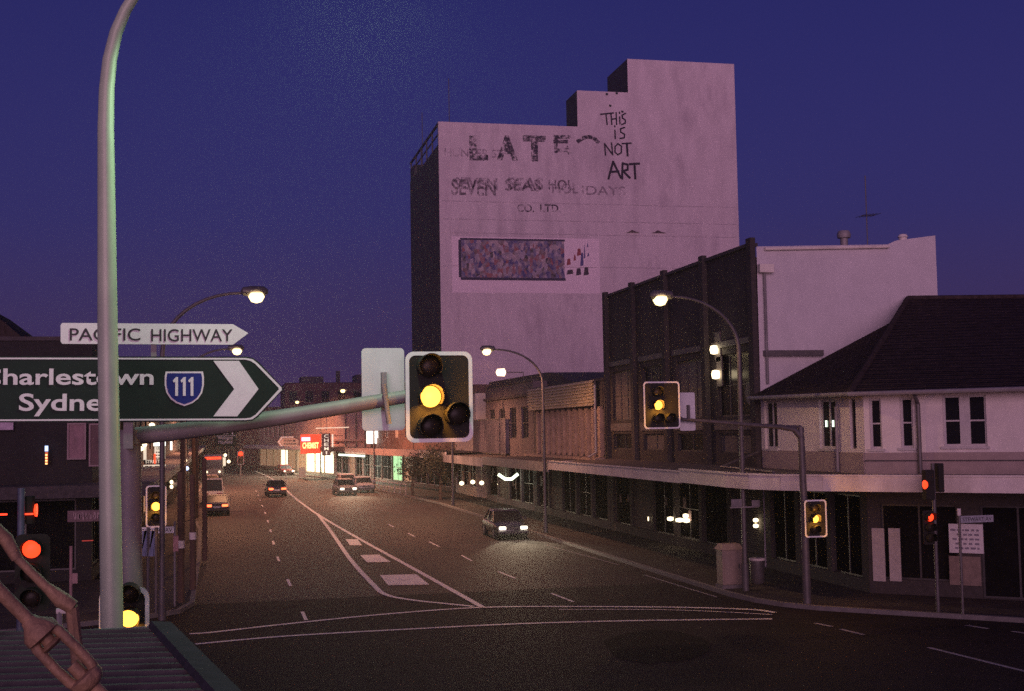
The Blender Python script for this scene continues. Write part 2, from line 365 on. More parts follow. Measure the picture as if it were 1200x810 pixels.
def window(parent, p0, p1, h, fm=None, gm=None, rec=0.12, fwd=0.06, mull=0, trans=0, sill=False, name='window'):
    a, b, c, d = h; fm = fm or M_FRAME_D; gm = gm or M_GLASS
    f = MB()
    f.fbox(p0, p1, a, b, -rec-0.05, -rec, c, c+fwd).fbox(p0, p1, a, b, -rec-0.05, -rec, d-fwd, d)
    f.fbox(p0, p1, a, a+fwd, -rec-0.05, -rec, c+fwd, d-fwd).fbox(p0, p1, b-fwd, b, -rec-0.05, -rec, c+fwd, d-fwd)
    for k in range(mull):
        u = a+(b-a)*(k+1)/(mull+1); f.fbox(p0, p1, u-fwd*0.5, u+fwd*0.5, -rec-0.05, -rec+0.004, c+fwd, d-fwd)
    for k in range(trans):
        z = c+(d-c)*(k+1)/(trans+1); f.fbox(p0, p1, a+fwd, b-fwd, -rec-0.045, -rec-0.004, z-fwd*0.35, z+fwd*0.35)
    if name == 'shop_window' and gm is M_GLASS: gm = M_SHOPGLASS
    o = f.build(name, fm, parent)
    g = MB().quad(W(p0, p1, a, -rec-0.03, c), W(p0, p1, b, -rec-0.03, c), W(p0, p1, b, -rec-0.03, d), W(p0, p1, a, -rec-0.03, d))
    g.build('pane', gm, o)
    if sill: MB().fbox(p0, p1, a-0.08, b+0.08, -rec, 0.07, c-0.08, c-0.003).build('sill', fm, o)
    return o

# ================================================================== SETTING
struct('ground', MB().quad((-480, -60, -0.03), (480, -60, -0.03), (480, 760, -0.03), (-480, 760, -0.03)), M_EARTH)
struct('road', MB().quad((-60, -30, 0), (80, -30, 0), (80, 44.3, 0), (-60, 44.3, 0)), M_ASPH)
struct('road', MB().quad((-60, 44.3, 0), (80, 44.3, 0), (80, 300, 0), (-60, 300, 0)), M_ASPH2)
pp = [gnd(770+62*math.cos(t)+random.uniform(-5, 5), 758+19*math.sin(t)+random.uniform(-1.5, 1.5), 0.004) for t in [2*math.pi*k/22 for k in range(22)]]
struct('asphalt_patch', MB().poly(pp), M_PATCH)
def slab(name, pts, z1=0.13):
    s_ = MB(); s_.prism(pts, (0, 0, -0.02), (1, 0, 0), (0, 1, 0), (0, 0, 1), z1+0.02); return struct(name, s_, M_PAVE)
def kerb(pts, z1=0.134, wd=0.16, side=1):
    b = MB(); P = [Vector((p[0], p[1], 0)) for p in pts]; L_, R_ = [], []
    for i, p in enumerate(P):
        d = (P[min(i+1, len(P)-1)]-P[max(i-1, 0)]).normalized(); n = Vector((-d.y, d.x, 0))*side
        L_.append(p - n*0.01); R_.append(p + n*wd)
    for i in range(len(P)-1):
        for (a, c, za, zc) in ((L_, L_, -0.01, z1), (L_, R_, z1, z1), (R_, R_, z1, -0.01)):
            b.quad((a[i].x, a[i].y, za), (a[i+1].x, a[i+1].y, za), (c[i+1].x, c[i+1].y, zc), (c[i].x, c[i].y, zc))
    return struct('kerb', b, M_CONC)
KR = [(31, 23.0), (23.2, 30.6), (19.2, 34.5), (17.6, 36.1), (16.9, 37.2), (16.5, 38.4), (16.3, 40), (16.3, 98), (15.6, 112), (14.2, 125), (13.6, 146), (11.6, 166), (8.0, 184), (3.6, 212)]
slab('pavement', KR + [(6.6, 216), (20.6, 150), (20.9, 46), (31, 36)])
kerb(KR, side=-1)
KL = [(-5.0, 260), (-5.0, 200), (-2.2, 150), (-2.0, 92), (-1.2, 78), (-0.95, 60), (-0.9, 44), (-1.3, 42.2), (-2.6, 41), (-6, 39.5), (-30, 36)]
slab('pavement', KL + [(-40, 36), (-40, 52.2), (-4.6, 52.2), (-4.9, 60), (-7, 260)])
kerb(KL, side=-1)
KN = [(-30, 26), (-6, 22.5), (-2.2, 21.2), (-1.1, 20.0), (-0.75, 18), (-0.6, 12), (-0.3, 2)]
slab('pavement', KN + [(-30, 2)])
kerb(KN, side=-1)

def strip(mb, pts, wd, z=0.006):
    P = [Vector((p[0], p[1], 0)) for p in pts]; A, B = [], []
    for i, p in enumerate(P):
        d = (P[min(i+1, len(P)-1)]-P[max(i-1, 0)]).normalized(); n = Vector((-d.y, d.x, 0))*wd/2
        A.append(p+n); B.append(p-n)
    for i in range(len(P)-1): mb.quad((A[i].x, A[i].y, z), (A[i+1].x, A[i+1].y, z), (B[i+1].x, B[i+1].y, z), (B[i].x, B[i].y, z))
def G(*ps): return [gnd(*p) for p in ps]
def smooth(P, n=6):
    out = []
    for i in range(len(P)-1):
        a, b, c, d = P[max(i-1, 0)], P[i], P[i+1], P[min(i+2, len(P)-1)]
        for k in range(n):
            t = k/n
            out.append(0.5*((2*b) + (c-a)*t + (2*a-5*b+4*c-d)*t*t + (3*b-a-3*c+d)*t**3))
    out.append(P[-1]); return out
b = MB(); strip(b, smooth(G((222, 743), (250, 741), (330, 732), (450, 720), (565, 712), (680, 711), (800, 712), (880, 714.5), (908, 718))), 0.20)
struct('stop_line', b, M_LINE)
b = MB(); strip(b, smooth(G((229, 755), (330, 746), (450, 739), (600, 731.5), (720, 728), (820, 726.5), (905, 725.5))), 0.19)
struct('crossing_line', b, M_LINE)
b = MB(); strip(b, smooth(G((655, 714.5), (760, 714.5), (830, 716.5), (905, 720.5))), 0.09)
struct('crossing_line', b, M_LINE)
# painted median: outline and bars
b = MB()
strip(b, smooth(G((566, 712), (480, 664), (420, 631), (370, 601.5), (345, 583), (330, 570), (315, 559), (298, 552))), 0.21)
strip(b, smooth(G((371, 601.5), (387, 622), (410, 655), (437, 685), (452, 697), (480, 703), (520, 707.5), (556, 711))), 0.20, 0.010)
struct('median_line', b, M_LINE)
b = MB()
for q in (((389, 632), (402, 632), (412, 639), (398, 639)), ((405, 632), (419, 632), (424, 639), (410, 639)), ((422, 650.5), (444, 650), (458, 658.5), (430, 659)), ((445, 674), (488, 673), (503, 685), (455, 686))):
    if q[0][0] == 389: continue
    P = [gnd(x, y, 0.008) for x, y in q]; b.quad(*P)
struct('median_bar', b, M_LINE)
def dash(p, q, wd=0.11, m_=None):
    bb = MB(); strip(bb, G(p, q), wd); return bb
b = MB()
for (y0, y1) in ((717, 727), (679, 687), (652.5, 658), (634, 638.5), (620.5, 624), (609.5, 612.5), (600, 602.5), (592, 594), (585.5, 587), (580, 581.2), (575, 576.2)):
    def xx(y): return 260 + (y-510)*(0.455 if y > 640 else 0.47 + (640-y)*0.0022)
    strip(b, G((xx(y0), y0), (xx(y1), y1)), 0.11)
struct('lane_marking', b, M_LINE)
b = MB()
for p, q in (((646, 695.5), (672, 705.5)), ((584, 670), (604, 678)), ((541, 651), (553, 657.5)), ((503, 635), (515, 641)), ((478, 625), (486, 629)), ((455, 614.5), (462, 618))): strip(b, G(p, q), 0.10)
struct('lane_marking', b, M_LINE)
b = MB()
strip(b, G((640, 639), (725, 662)), 0.08); strip(b, G((755, 674), (840, 700)), 0.08); struct('edge_marking', b, M_LINE_OLD)
b = MB()
for p, q in (((955, 730.5), (975, 734.5)), ((985, 737.5), (1012, 744)), ((1088, 759), (1205, 788)), ((1132, 733), (1158, 737)), ((1186, 740), (1215, 744.5))): strip(b, G(p, q), 0.13)
struct('lane_marking', b, M_LINE_OLD)
# round reflective studs read as small dots along the lane line: part of the same marking

# ================================================================== BUILDINGS, RIGHT SIDE
FX = 20.5
def shopfront(bd, p0, p1, u0, u1, n, ztop=3.25, riser=0.55, gm=None, fm=None, gap=0.35):
    st = (u1-u0)/n; hs = []
    for k in range(n): hs.append((u0+k*st+gap/2, u0+(k+1)*st-gap/2, riser, ztop))
    return hs
def block(name, label, p0, p1, depth, z1, wm, holes=(), roofm=None, back=None, group=None, parapet=0.5, base=(0, 0, 0), dvec=(1, 0)):
    """building thing: front wall with openings, side and back walls, sunk roof"""
    t = thing(name, label, 'building', (p0[0], p0[1], 0), group)
    b = MB(); fwall(b, p0, p1, 0, z1, holes)
    q0 = (p0[0]+dvec[0]*depth, p0[1]+dvec[1]*depth); q1 = (p1[0]+dvec[0]*depth, p1[1]+dvec[1]*depth)
    for a, c in ((p0, q0), (q0, q1), (q1, p1)): b.quad((*a, 0), (*c, 0), (*c, z1), (*a, z1))
    b.build('wall', wm, t)
    zr = z1-parapet
    MB().quad((*p0, zr), (*p1, zr), (*q1, zr), (*q0, zr)).build('roof', roofm or M_SOFFIT, t)
    c = MB(); L = math.hypot(p1[0]-p0[0], p1[1]-p0[1])
    c.fbox(p0, p1, -0.02, L+0.02, -0.28, 0.06, z1, z1+0.14); c.build('coping', M_DARKR, t)
    return t

# ---- R1: corner building with hipped tiled roof
A0, A1 = (FX, 38.4), (FX, 46.5)
C0, C1 = (29.5, 29.4), (FX, 38.4)
LA, LC = 8.1, math.hypot(9, 9)
r1 = thing('corner_building', 'cream two storey corner building with a big dark hipped tile roof and wrap round awning', 'building', (FX, 38.4, 0))
def hole(pl, xl, xr, yt, yb):
    p0, p1 = pl; a, _ = on(xl, (yt+yb)/2, p0, p1); c, _ = on(xr, (yt+yb)/2, p0, p1); xm = (xl+xr)/2
    _, z1 = on(xm, yt, p0, p1); _, z0 = on(xm, yb, p0, p1); return (min(a, c), max(a, c), z0, z1)
PA, PC = (A0, A1), (C0, C1)
wa = [hole(PA, 896, 911, 470, 526), hole(PA, 960, 980, 468, 526), hole(PA, 996, 1003, 468, 526)]
wc = [hole(PC, 1019, 1033, 467, 526), hole(PC, 1055, 1070, 466, 525), hole(PC, 1105, 1156, 463, 523)]
ZE = 6.62
b = MB(); fwall(b, A0, A1, 3.9, ZE, wa); fwall(b, C0, C1, 3.9, ZE, wc)
b.quad((FX, 46.5, 3.9), (30, 46.5, 3.9), (30, 46.5, ZE), (FX, 46.5, ZE)); b.quad((29.5, 29.4, 0), (40, 29.4, 0), (40, 29.4, ZE), (29.5, 29.4, ZE))
b.build('wall', M_CREAM, r1)
for h in wa[:2]: window(r1, A0, A1, h, M_FRAME, mull=1, sill=True, rec=0.1, fwd=0.09)
window(r1, A0, A1, wa[2], M_FRAME_D, sill=False, rec=0.1)
for h in wc[:2]: window(r1, C0, C1, h, M_FRAME, trans=1, sill=True, rec=0.1, fwd=0.07)
ww = window(r1, C0, C1, wc[2], M_FRAME, trans=1, sill=True, rec=0.08, fwd=0.07)
um = (wc[2][0]+wc[2][1])/2; MB().fbox(C0, C1, um-0.16, um+0.16, -0.14, -0.06, wc[2][2]+0.07, wc[2][3]-0.07).build('mullion', M_FRAME, ww)
d = MB(); d.fbox(A0, A1, 0.02, LA, 0.003, 0.05, 3.9, 4.66); d.fbox(C0, C1, 0, LC-0.02, 0.003, 0.05, 3.9, 4.66); d.build('dado', M_DADO, r1)
d = MB(); d.fbox(C0, C1, 0, LC, 0.053, 0.07, 4.38, 4.42); d.build('string_course', M_FRAME_D, r1)
# ground floor
sa = shopfront(r1, A0, A1, 0.3, LA-0.3, 3); sc = [(1.2, 3.6, 0.6, 3.0), (4.4, 6.2, 0.15, 3.0), (7.0, 9.2, 0.15, 3.0), (9.9, 12.3, 0.6, 3.0)]
b = MB(); fwall(b, A0, A1, 0, 3.9, sa); fwall(b, C0, C1, 0, 3.9, sc); b.build('shop_wall', mat('dark_shop_wall', (0.045, 0.038, 0.038), 0.85, var=0.3), r1)
for h in sa: window(r1, A0, A1, h, M_FRAME_D, mull=1, name='shop_window')
for h in sc: window(r1, C0, C1, h, M_FRAME_D, mull=1, name='shop_window')
for xl, xr in ((1023, 1037.5), (1042.5, 1056)):
    h = hole(PC, xl, xr, 619, 681); MB().fbox(C0, C1, h[0], h[1], 0.02, 0.06, max(h[2], 0.5), h[3]).build('door_panel', mat('pale_door', (0.42, 0.38, 0.37), 0.6, var=0.12), r1)
h = hole(PC, 1113, 1150, 652, 686); MB().fbox(C0, C1, h[0], h[1], 0.01, 0.05, h[2], h[3]).build('panel', mat('brown_board', (0.20, 0.15, 0.13), 0.7), r1)
# awning wrapping the corner
aw_in = [(20.48, 46.0), (20.48, 38.4), (29.4, 29.4)]; aw_out = [(16.95, 46.0), (16.85, 41.2), (17.0, 39.6), (17.5, 38.3), (18.4, 37.2), (23.4, 32.2), (27.0, 28.6)]
poly = aw_out + list(reversed(aw_in))
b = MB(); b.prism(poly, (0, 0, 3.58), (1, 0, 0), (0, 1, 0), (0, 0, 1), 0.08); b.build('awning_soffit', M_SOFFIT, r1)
b = MB()
for i in range(len(aw_out)-1):
    (x0, y0), (x1, y1) = aw_out[i], aw_out[i+1]
    b.fbox((x0, y0), (x1, y1), 0, math.hypot(x1-x0, y1-y0), -0.09, 0.0, 3.52, 3.98)
b.build('awning_fascia', M_FASCIA, r1)
b = MB()
for i in range(len(aw_out)-1):
    (x0, y0), (x1, y1) = aw_out[i], aw_out[i+1]
    b.fbox((x0, y0), (x1, y1), -0.02, math.hypot(x1-x0, y1-y0)+0.02, -0.12, 0.05, 3.983, 4.04)
b.build('awning_cap', M_FASCIA, r1)
b = MB(); b.poly([(p[0], p[1], 3.93) for p in aw_out] + [(p[0], p[1], 3.97) for p in reversed(aw_in)]); b.build('awning_roof', M_ROOFMETAL, r1)
# roof
YB = 46.45
S1 = atY(1049, 375, YB); S2 = atY(1064, 350, YB); E0 = atY(884, 446, YB)
E0 = Vector((20.0, YB, 6.72)); E1 = Vector((19.9, 38.15, 6.62)); E2 = Vector((31, 27.0, 6.62)); S3 = Vector((42, YB, S2.z+0.25))
e1b = E1 + (S1-E1)*0.001
def roofface(mb, pts): mb.poly([tuple(p) for p in pts])
M_TILE_R = mat('terracotta_tile', (0.036, 0.026, 0.025), 0.95, spec=0.05, var=0.35, scale=3)
t = M_TILE_R.node_tree; N = t.nodes; Lk = t.links; wv = N.new('ShaderNodeTexWave'); wv.wave_type = 'BANDS'; wv.bands_direction = 'Z'; wv.inputs['Scale'].default_value = 2.2
wv2 = N.new('ShaderNodeTexWave'); wv2.bands_direction = 'DIAGONAL'; wv2.inputs['Scale'].default_value = 1.6
mxw = N.new('ShaderNodeMath'); mxw.operation = 'ADD'; tcw = N.new('ShaderNodeTexCoord')
Lk.new(tcw.outputs['Object'], wv.inputs[0]); Lk.new(tcw.outputs['Object'], wv2.inputs[0]); Lk.new(wv.outputs[1], mxw.inputs[0]); Lk.new(wv2.outputs[1], mxw.inputs[1])
bmw = N.new('ShaderNodeBump'); bmw.inputs['Strength'].default_value = 0.6; bmw.inputs['Distance'].default_value = 0.06; Lk.new(mxw.outputs[0], bmw.inputs['Height']); Lk.new(bmw.outputs[0], N['Principled BSDF'].inputs['Normal'])
b = MB(); roofface(b, (E0, E1, S1)); roofface(b, (E1, S2, S1)); 
ng = 12; k0 = len(b.v)
for i in range(ng+1):
    for j in range(ng+1):
        p_ = E1.lerp(E2, i/ng).lerp(S2.lerp(S3, i/ng), j/ng); b.v.append(tuple(p_))
for i in range(ng):
    for j in range(ng): k_ = k0+i*(ng+1)+j; b.f.append((k_, k_+ng+1, k_+ng+2, k_+1))
rf = b.build('roof', M_TILE_R, r1, smooth=True)
MB().tube([E1, S2], 0.11, 8).tube([S2, S3], 0.12, 8).build('ridge_capping', M_TILE, rf)
g_ = MB(); g_.tube([E0+Vector((-0.05, 0, -0.05)), E1+Vector((-0.06, -0.03, -0.05)), E2+Vector((-0.05, -0.05, -0.05))], 0.075, 8); g_.build('gutter', M_GALV, r1)
b = MB(); b.poly([(20.0, YB, 6.60), (19.95, 38.2, 6.58), (30.9, 27.2, 6.58), (30.9, 30, 6.58), (20.7, 38.6, 6.6), (20.7, YB, 6.6)]); b.build('eave_soffit', M_SOFFIT, r1)
def downpipe(parent, pts, r_=0.05, m_=M_DKPOLE): return MB().tube(pts, r_, 8).build('downpipe', m_, parent)
u, _ = on(1078, 500, C0, C1); downpipe(r1, [W(C0, C1, u, 0.5, 6.5), W(C0, C1, u, 0.14, 6.2), W(C0, C1, u, 0.14, 4.0)], 0.07)
u, _ = on(984, 500, A0, A1); downpipe(r1, [W(A0, A1, u, 0.12, 6.2), W(A0, A1, u, 0.12, 4.0)], 0.055, M_GALV)
MB().tube([W(A0, A1, 0.5, 3.0, 4.08), W(A0, A1, 6.0, 2.6, 4.12), W(A0, A1, 7.8, 0.3, 4.6)], 0.05, 8).build('awning_stay', M_DKPOLE, r1)
# small lit fittings seen through the first floor window
hw = wa[1]
for k in (0.35, 0.75):
    MB().fbox(A0, A1, hw[0]+(hw[1]-hw[0])*k-0.06, hw[0]+(hw[1]-hw[0])*k+0.06, -0.115, -0.105, 5.52, 5.74).build('lit_lamp', E_FLUO, r1)
ps, zz = on(889, 612, A0, A1)
for dz in (0, 0.22): MB().lathe([(0.02, -0.08), (0.09, -0.06), (0.11, 0), (0.09, 0.06), (0.02, 0.08)], W(A0, A1, ps, 0.12, zz+0.08-dz), 'Z').build('porch_lamp', E_WARM, r1, smooth=True)

# notice board with illegible lines, on the corner shop wall
nb = thing('notice_board', 'white shop notice board with rows of small dark lettering beside the street name post', 'notice board', W(C0, C1, on(1131, 630, C0, C1)[0], 0.1, 0))
h = hole(PC, 1113, 1153, 614, 648)
MB().fbox(C0, C1, h[0], h[1], 0.06, 0.10, h[2], h[3]).build('board', mat('board_white', (0.62, 0.60, 0.63), 0.6, var=0.08), nb)
b = MB(); random.seed(3)
for r_ in range(5):
    u = h[0]+0.12; z = h[3]-0.16-r_*(h[3]-h[2]-0.2)/5
    while u < h[1]-0.2:
        wd = random.uniform(0.05, 0.16); b.fbox(C0, C1, u, u+wd, 0.101, 0.106, z-0.06, z); u += wd+random.uniform(0.03, 0.09)
b.build('lettering', mat('faint_ink', (0.22, 0.20, 0.26), 0.8), nb)

# ---- R2: tall dark brick building with pale side wall
Y2a, Y2b = 46.65, 66.8
B0, B1 = (FX, Y2a), (FX, Y2b); L2 = Y2b-Y2a
Z2 = 12.72
r2 = thing('brick_building', 'tall dark brick building with pilasters and a blank pale rendered side wall', 'building', (FX, Y2a, 0))
hs2 = []
bays = [(0.5, 4.9), (5.5, 9.9), (10.5, 14.8), (15.4, 19.8)]
for (a, c) in bays: hs2.append((a+0.5, c-0.5, 4.5, 5.3)); hs2.append((a+0.5, c-0.5, 6.0, 8.6))
gf = shopfront(r2, B0, B1, 0.3, L2-0.3, 6)
b = MB(); fwall(b, B0, B1, 0, Z2, hs2+gf)
b.quad((FX, Y2b, 0), (28.4, Y2b, 0), (28.4, Y2b, Z2), (FX, Y2b, Z2))
b.build('front_wall', M_BRICK_D, r2)
for i, h in enumerate(hs2):
    window(r2, B0, B1, h, M_FRAME_D, M_PANEL if i % 4 in (0, 3) else M_GLASS, mull=2 if h[3]-h[2] > 1.5 else 1, trans=1 if h[3]-h[2] > 1.5 else 0)
def shop_bays(bd, p0, p1, gf, seed):
    rnd = random.Random(seed)
    for i, (a, c, z0_, z1_) in enumerate(gf):
        k = (i+seed) % 4
        if k == 1:
            b = MB(); z = z0_; st_ = 0.09
            while z < z1_-0.01:
                zz2 = min(z+st_, z1_); b.quad(W(p0, p1, a, -0.12, z), W(p0, p1, c, -0.12, z), W(p0, p1, c, -0.09, (z+zz2)/2), W(p0, p1, a, -0.09, (z+zz2)/2)); b.quad(W(p0, p1, a, -0.09, (z+zz2)/2), W(p0, p1, c, -0.09, (z+zz2)/2), W(p0, p1, c, -0.12, zz2), W(p0, p1, a, -0.12, zz2)); z = zz2
            b.build('roller_shutter', mat('shutter_grey', (0.075, 0.065, 0.065), 0.75, var=0.3), bd)
        else:
            f_ = window(bd, p0, p1, (a, c, z0_, z1_), M_FRAME_D, mull=(0 if k == 2 else 1), trans=(1 if k == 3 else 0), rec=(0.16 if k else 0.10), name='shop_window')
            for _ in range(rnd.randint(0, 2)):
                u = rnd.uniform(a+0.3, c-0.9); z = rnd.uniform(z0_+0.3, z1_-1.0); s_ = rnd.uniform(0.3, 0.6)
                MB().fbox(p0, p1, u, u+s_, -0.085, -0.08, z, z+s_*1.3).build('poster', mat('faded_poster_%d' % rnd.randint(0, 3), rnd.choice(((0.12, 0.08, 0.08), (0.06, 0.08, 0.10), (0.14, 0.12, 0.10), (0.09, 0.05, 0.06))), 0.8), f_)
shop_bays(r2, B0, B1, gf, 1)
for u in (0.0, 5.2, 10.2, 15.1, L2-0.45): MB().fbox(B0, B1, u, u+0.45, 0.003, 0.22, 3.9, Z2+0.28).build('pilaster', M_BRICK_D, r2)
for (a, c) in ((0.45, 5.2), (5.65, 10.2), (10.65, 15.1), (15.55, L2-0.45)): MB().fbox(B0, B1, a, c, -0.3, 0.12, Z2+0.003, Z2+0.13).build('coping', M_DARKR, r2)
for (a, c) in bays:
    MB().fbox(B0, B1, a+0.2, c-0.2, 0.003, 0.10, 8.9, 9.15).build('string_course', M_PANEL, r2); MB().fbox(B0, B1, a+0.2, c-0.2, 0.003, 0.06, 5.45, 5.85).build('spandrel', M_PANEL, r2)
# pale side wall facing the cross street
tp = [atY(px, py, Y2a) for px, py in ((886.5, 289), (1040, 286.5), (1050, 282), (1096, 276))]
b = MB(); b.poly([(FX, Y2a, 0)] + [tuple(p) for p in tp] + [(tp[-1].x, Y2a, 0)])
b.quad((tp[-1].x, Y2a, 0), (tp[-1].x, Y2b, 0), (tp[-1].x, Y2b, Z2), tuple(tp[-1]))
b.build('side_wall', M_WHITEWALL, r2)
b = MB(); b.tube([tp[0]+Vector((0.3, -0.1, -0.1)), tp[1]+Vector((0, -0.1, -0.1))], 0.07, 8); b.build('gutter', M_FASCIA, r2)
b = MB(); b.quad((FX, Y2a+0.02, Z2-0.5), (28.3, Y2a+0.02, Z2-0.5), (28.3, Y2b, Z2-0.5), (FX, Y2b, Z2-0.5)); b.build('roof', M_ROOFMETAL, r2)
q = atY(897, 316, Y2a); MB().box(q.x-0.35, q.x+0.25, Y2a-0.3, Y2a-0.003, q.z-0.15, q.z+0.2).build('rain_head', M_FASCIA, r2, bevel=0.03)
q2 = atY(892, 450, Y2a); downpipe(r2, [(q.x-0.1, Y2a-0.12, q.z-0.1), (q.x-0.1, Y2a-0.12, q2.z)], 0.06, M_FASCIA_D)
q = atY(894, 414, Y2a); q3 = atY(962, 414, Y2a); MB().box(q.x, q3.x, Y2a-0.25, Y2a-0.003, q.z-0.12, q.z+0.1).build('ledge', M_DKPOLE, r2)
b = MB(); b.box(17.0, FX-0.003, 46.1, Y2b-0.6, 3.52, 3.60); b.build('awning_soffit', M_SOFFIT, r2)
b = MB(); b.box(16.9, 16.99, 46.1, Y2b-0.6, 3.48, 3.90); b.box(16.99, FX-0.003, Y2b-0.69, Y2b-0.6, 3.5, 3.9); b.build('awning_fascia', M_FASCIA, r2)
b = MB(); b.box(16.86, 17.02, 46.1, Y2b-0.58, 3.903, 3.95); b.build('awning_cap', M_FASCIA, r2)
MB().quad((17.0, 46.1, 3.84), (17.0, Y2b-0.7, 3.84), (FX, Y2b-0.7, 3.98), (FX, 46.1, 3.98)).build('awning_roof', M_ROOFMETAL, r2)
for k, (px, py) in enumerate(((842, 410), (844, 439))):
    u, z = on(px, py, B0, B1); o_ = W(B0, B1, u, 0.2, z)
    l = MB(); l.lathe([(0.05, -0.19), (0.15, -0.16), (0.18, 0.0), (0.15, 0.16), (0.05, 0.19)], o_, 'Z'); l.build('wall_lamp', E_WARM, r2, smooth=True)
    MB().fbox(B0, B1, u-0.3, u+0.3, 0.003, 0.05, z-0.5, z+0.75).build('lamp_backing', M_PANEL, r2)
    point_light('wall_lamp_light', r2, W(B0, B1, u, 0.5, z), 5, (1, 0.85, 0.5), 0.15)
MB().lathe([(0.45, 0), (0.45, 0.08), (0.38, 0.1)], W(B0, B1, on(897, 432, B0, B1)[0] if False else 0.95, 0.02, 6.9), 'X').build('roundel', M_PANEL, r2)
# lit fittings in the dark shopfront
for px, py, sx in ((788, 608, 0.14), (799, 609.5, 0.18), (806, 604.5, 0.12), (807, 610, 0.14), (762, 608, 0.03)):
    u, z = on(px, py, B0, B1); MB().lathe([(0.02, -0.1), (sx, -0.07), (sx*1.1, 0), (sx, 0.07), (0.02, 0.1)], W(B0, B1, u, 0.1, z), 'Z').build('shop_lamp', E_WARM, r2, smooth=True)

# ---- R3: low building with concrete fins and a ribbed hoarding
Y3a, Y3b = 66.9, 83.9; P3 = ((FX, Y3a), (FX, Y3b)); L3 = Y3b-Y3a
gf = shopfront(None, *P3, 0.3, L3-0.3, 5)
r3 = block('office_building', 'low dark building with vertical concrete fins behind the second street lamp on the right', *P3, 9, 8.25, M_DARKR, gf + [(0.8, L3-0.8, 4.15, 6.7)])
window(r3, *P3, (0.8, L3-0.8, 4.15, 6.7), M_FRAME_D, mull=3, rec=0.2)
shop_bays(r3, *P3, gf, 2)
for k in range(12):
    u = 1.15+k*1.3; MB().fbox(*P3, u, u+0.45, -0.16, 0.13, 4.02, 6.82).build('fin', M_FIN, r3)
MB().fbox(*P3, 0.1, L3, 0.003, 0.75, 3.86, 4.0).build('sill_band', M_FIN, r3)
downpipe(r3, [W(*P3, 0.75, 0.5, 8.0), W(*P3, 0.75, 0.5, 4.3), W(*P3, 0.9, 0.9, 4.05)], 0.07, M_GALV)
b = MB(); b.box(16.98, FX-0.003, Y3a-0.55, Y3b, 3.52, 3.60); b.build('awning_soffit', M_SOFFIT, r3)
MB().box(16.9, 16.975, Y3a-0.65, Y3b, 3.34, 3.86).build('awning_fascia', M_FASCIA_D, r3)
MB().quad((17.0, Y3a-0.5, 3.8), (17.0, Y3b, 3.8), (FX, Y3b, 3.85), (FX, Y3a-0.5, 3.85)).build('awning_roof', M_ROOFMETAL, r3)
hb = thing('hoarding', 'long yellowish corrugated hoarding above the concrete fins', 'hoarding', (FX-0.4, 68.3, 0))
b = MB(); zs = 6.86; nrib = 8; hz = 1.44/nrib
for k in range(nrib):
    z = zs+k*hz
    prof = [(0.0, z), (-0.09, z+hz*0.2), (-0.09, z+hz*0.55), (0.0, z+hz*0.75), (0.0, z+hz)]
    for (a, c) in zip(prof[:-1], prof[1:]): b.quad((FX-0.35+a[0], 68.3, a[1]), (FX-0.35+a[0], 83.9, a[1]), (FX-0.35+c[0], 83.9, c[1]), (FX-0.35+c[0], 68.3, c[1]))
b.build('sheeting', mat('cream_sheet', (0.50, 0.42, 0.28), 0.6, var=0.25, scale=1.5, stretch=(1, 0.4, 6)), hb)
MB().box(FX-0.34, FX-0.25, 68.3, 83.9, 6.86, 8.30).build('backing', M_DARKR, hb)
b = MB()
for y in (69, 74, 79, 83): b.box(FX-0.25, FX-0.003, y, y+0.1, 6.9, 8.2)
b.build('bracket', M_DKPOLE, hb)

# ---- R4: dark parapet building
P4 = ((FX, 84.0), (FX, 100.0)); L4 = 16
gf = shopfront(None, *P4, 0.3, L4-0.3, 4)
up4 = [(1.5+k*3.7, 3.6+k*3.7, 5.0, 7.2) for k in range(4)]
r4 = block('shop_building', 'dark purple brown shop building with stepped parapet left of the ribbed hoarding', *P4, 10, 8.9, mat('plum_render', (0.12, 0.092, 0.10), 0.85, var=0.2, scale=1, stain=(0.10, 0.08, 0.09), stain_scale=0.5), gf+up4)
for h in up4: window(r4, *P4, h, M_FRAME_D, mull=1, trans=1)
shop_bays(r4, *P4, gf, 3)
pz = [(on(x, y, (FX+1, 84), (FX+1, 100))) for x, y in ((573, 448), (640, 436.5), (655, 438), (664, 445), (682, 449))]
b = MB(); b.prism([(u, z) for u, z in pz]+[(pz[-1][0], 8.0), (pz[0][0], 8.0)], (FX+1.0, 84, 0), (0, 1, 0), (0, 0, 1), (1, 0, 0), 4.0); b.build('roof_upstand', M_DARKR, r4)
MB().fbox(*P4, 0, L4, 0.003, 0.2, 7.9, 8.1).build('string_course', M_DARKR, r4)
b = MB(); b.box(16.98, FX-0.003, 84.0, 100, 3.40, 3.48); b.build('awning_soffit', M_SOFFIT, r4)
MB().box(16.9, 16.975, 84.0, 100, 3.2, 3.78).build('awning_fascia', mat('stained_fascia', (0.27, 0.25, 0.27), 0.8, var=0.5, scale=0.9), r4)
MB().quad((17.0, 84, 3.7), (17.0, 100, 3.7), (FX, 100, 3.75), (FX, 84, 3.75)).build('awning_roof', M_ROOFMETAL, r4)
bb = thing('faded_billboard', 'dark weathered billboard with a pale peeling patch above the shop awning', 'billboard', (20.3, 97, 0))
MB().box(20.2, 20.46, 91.5, 104, 3.9, 6.4).build('panel', mat('peeled_poster', (0.07, 0.06, 0.085), 0.8, var=0.3, scale=1, stain=(0.26, 0.22, 0.25), stain_scale=0.45), bb)
b = MB(); b.box(20.17, 20.2, 91.4, 104.1, 6.4, 6.5); b.box(20.17, 20.2, 91.4, 104.1, 3.8, 3.9); b.build('frame', M_DKPOLE, bb)

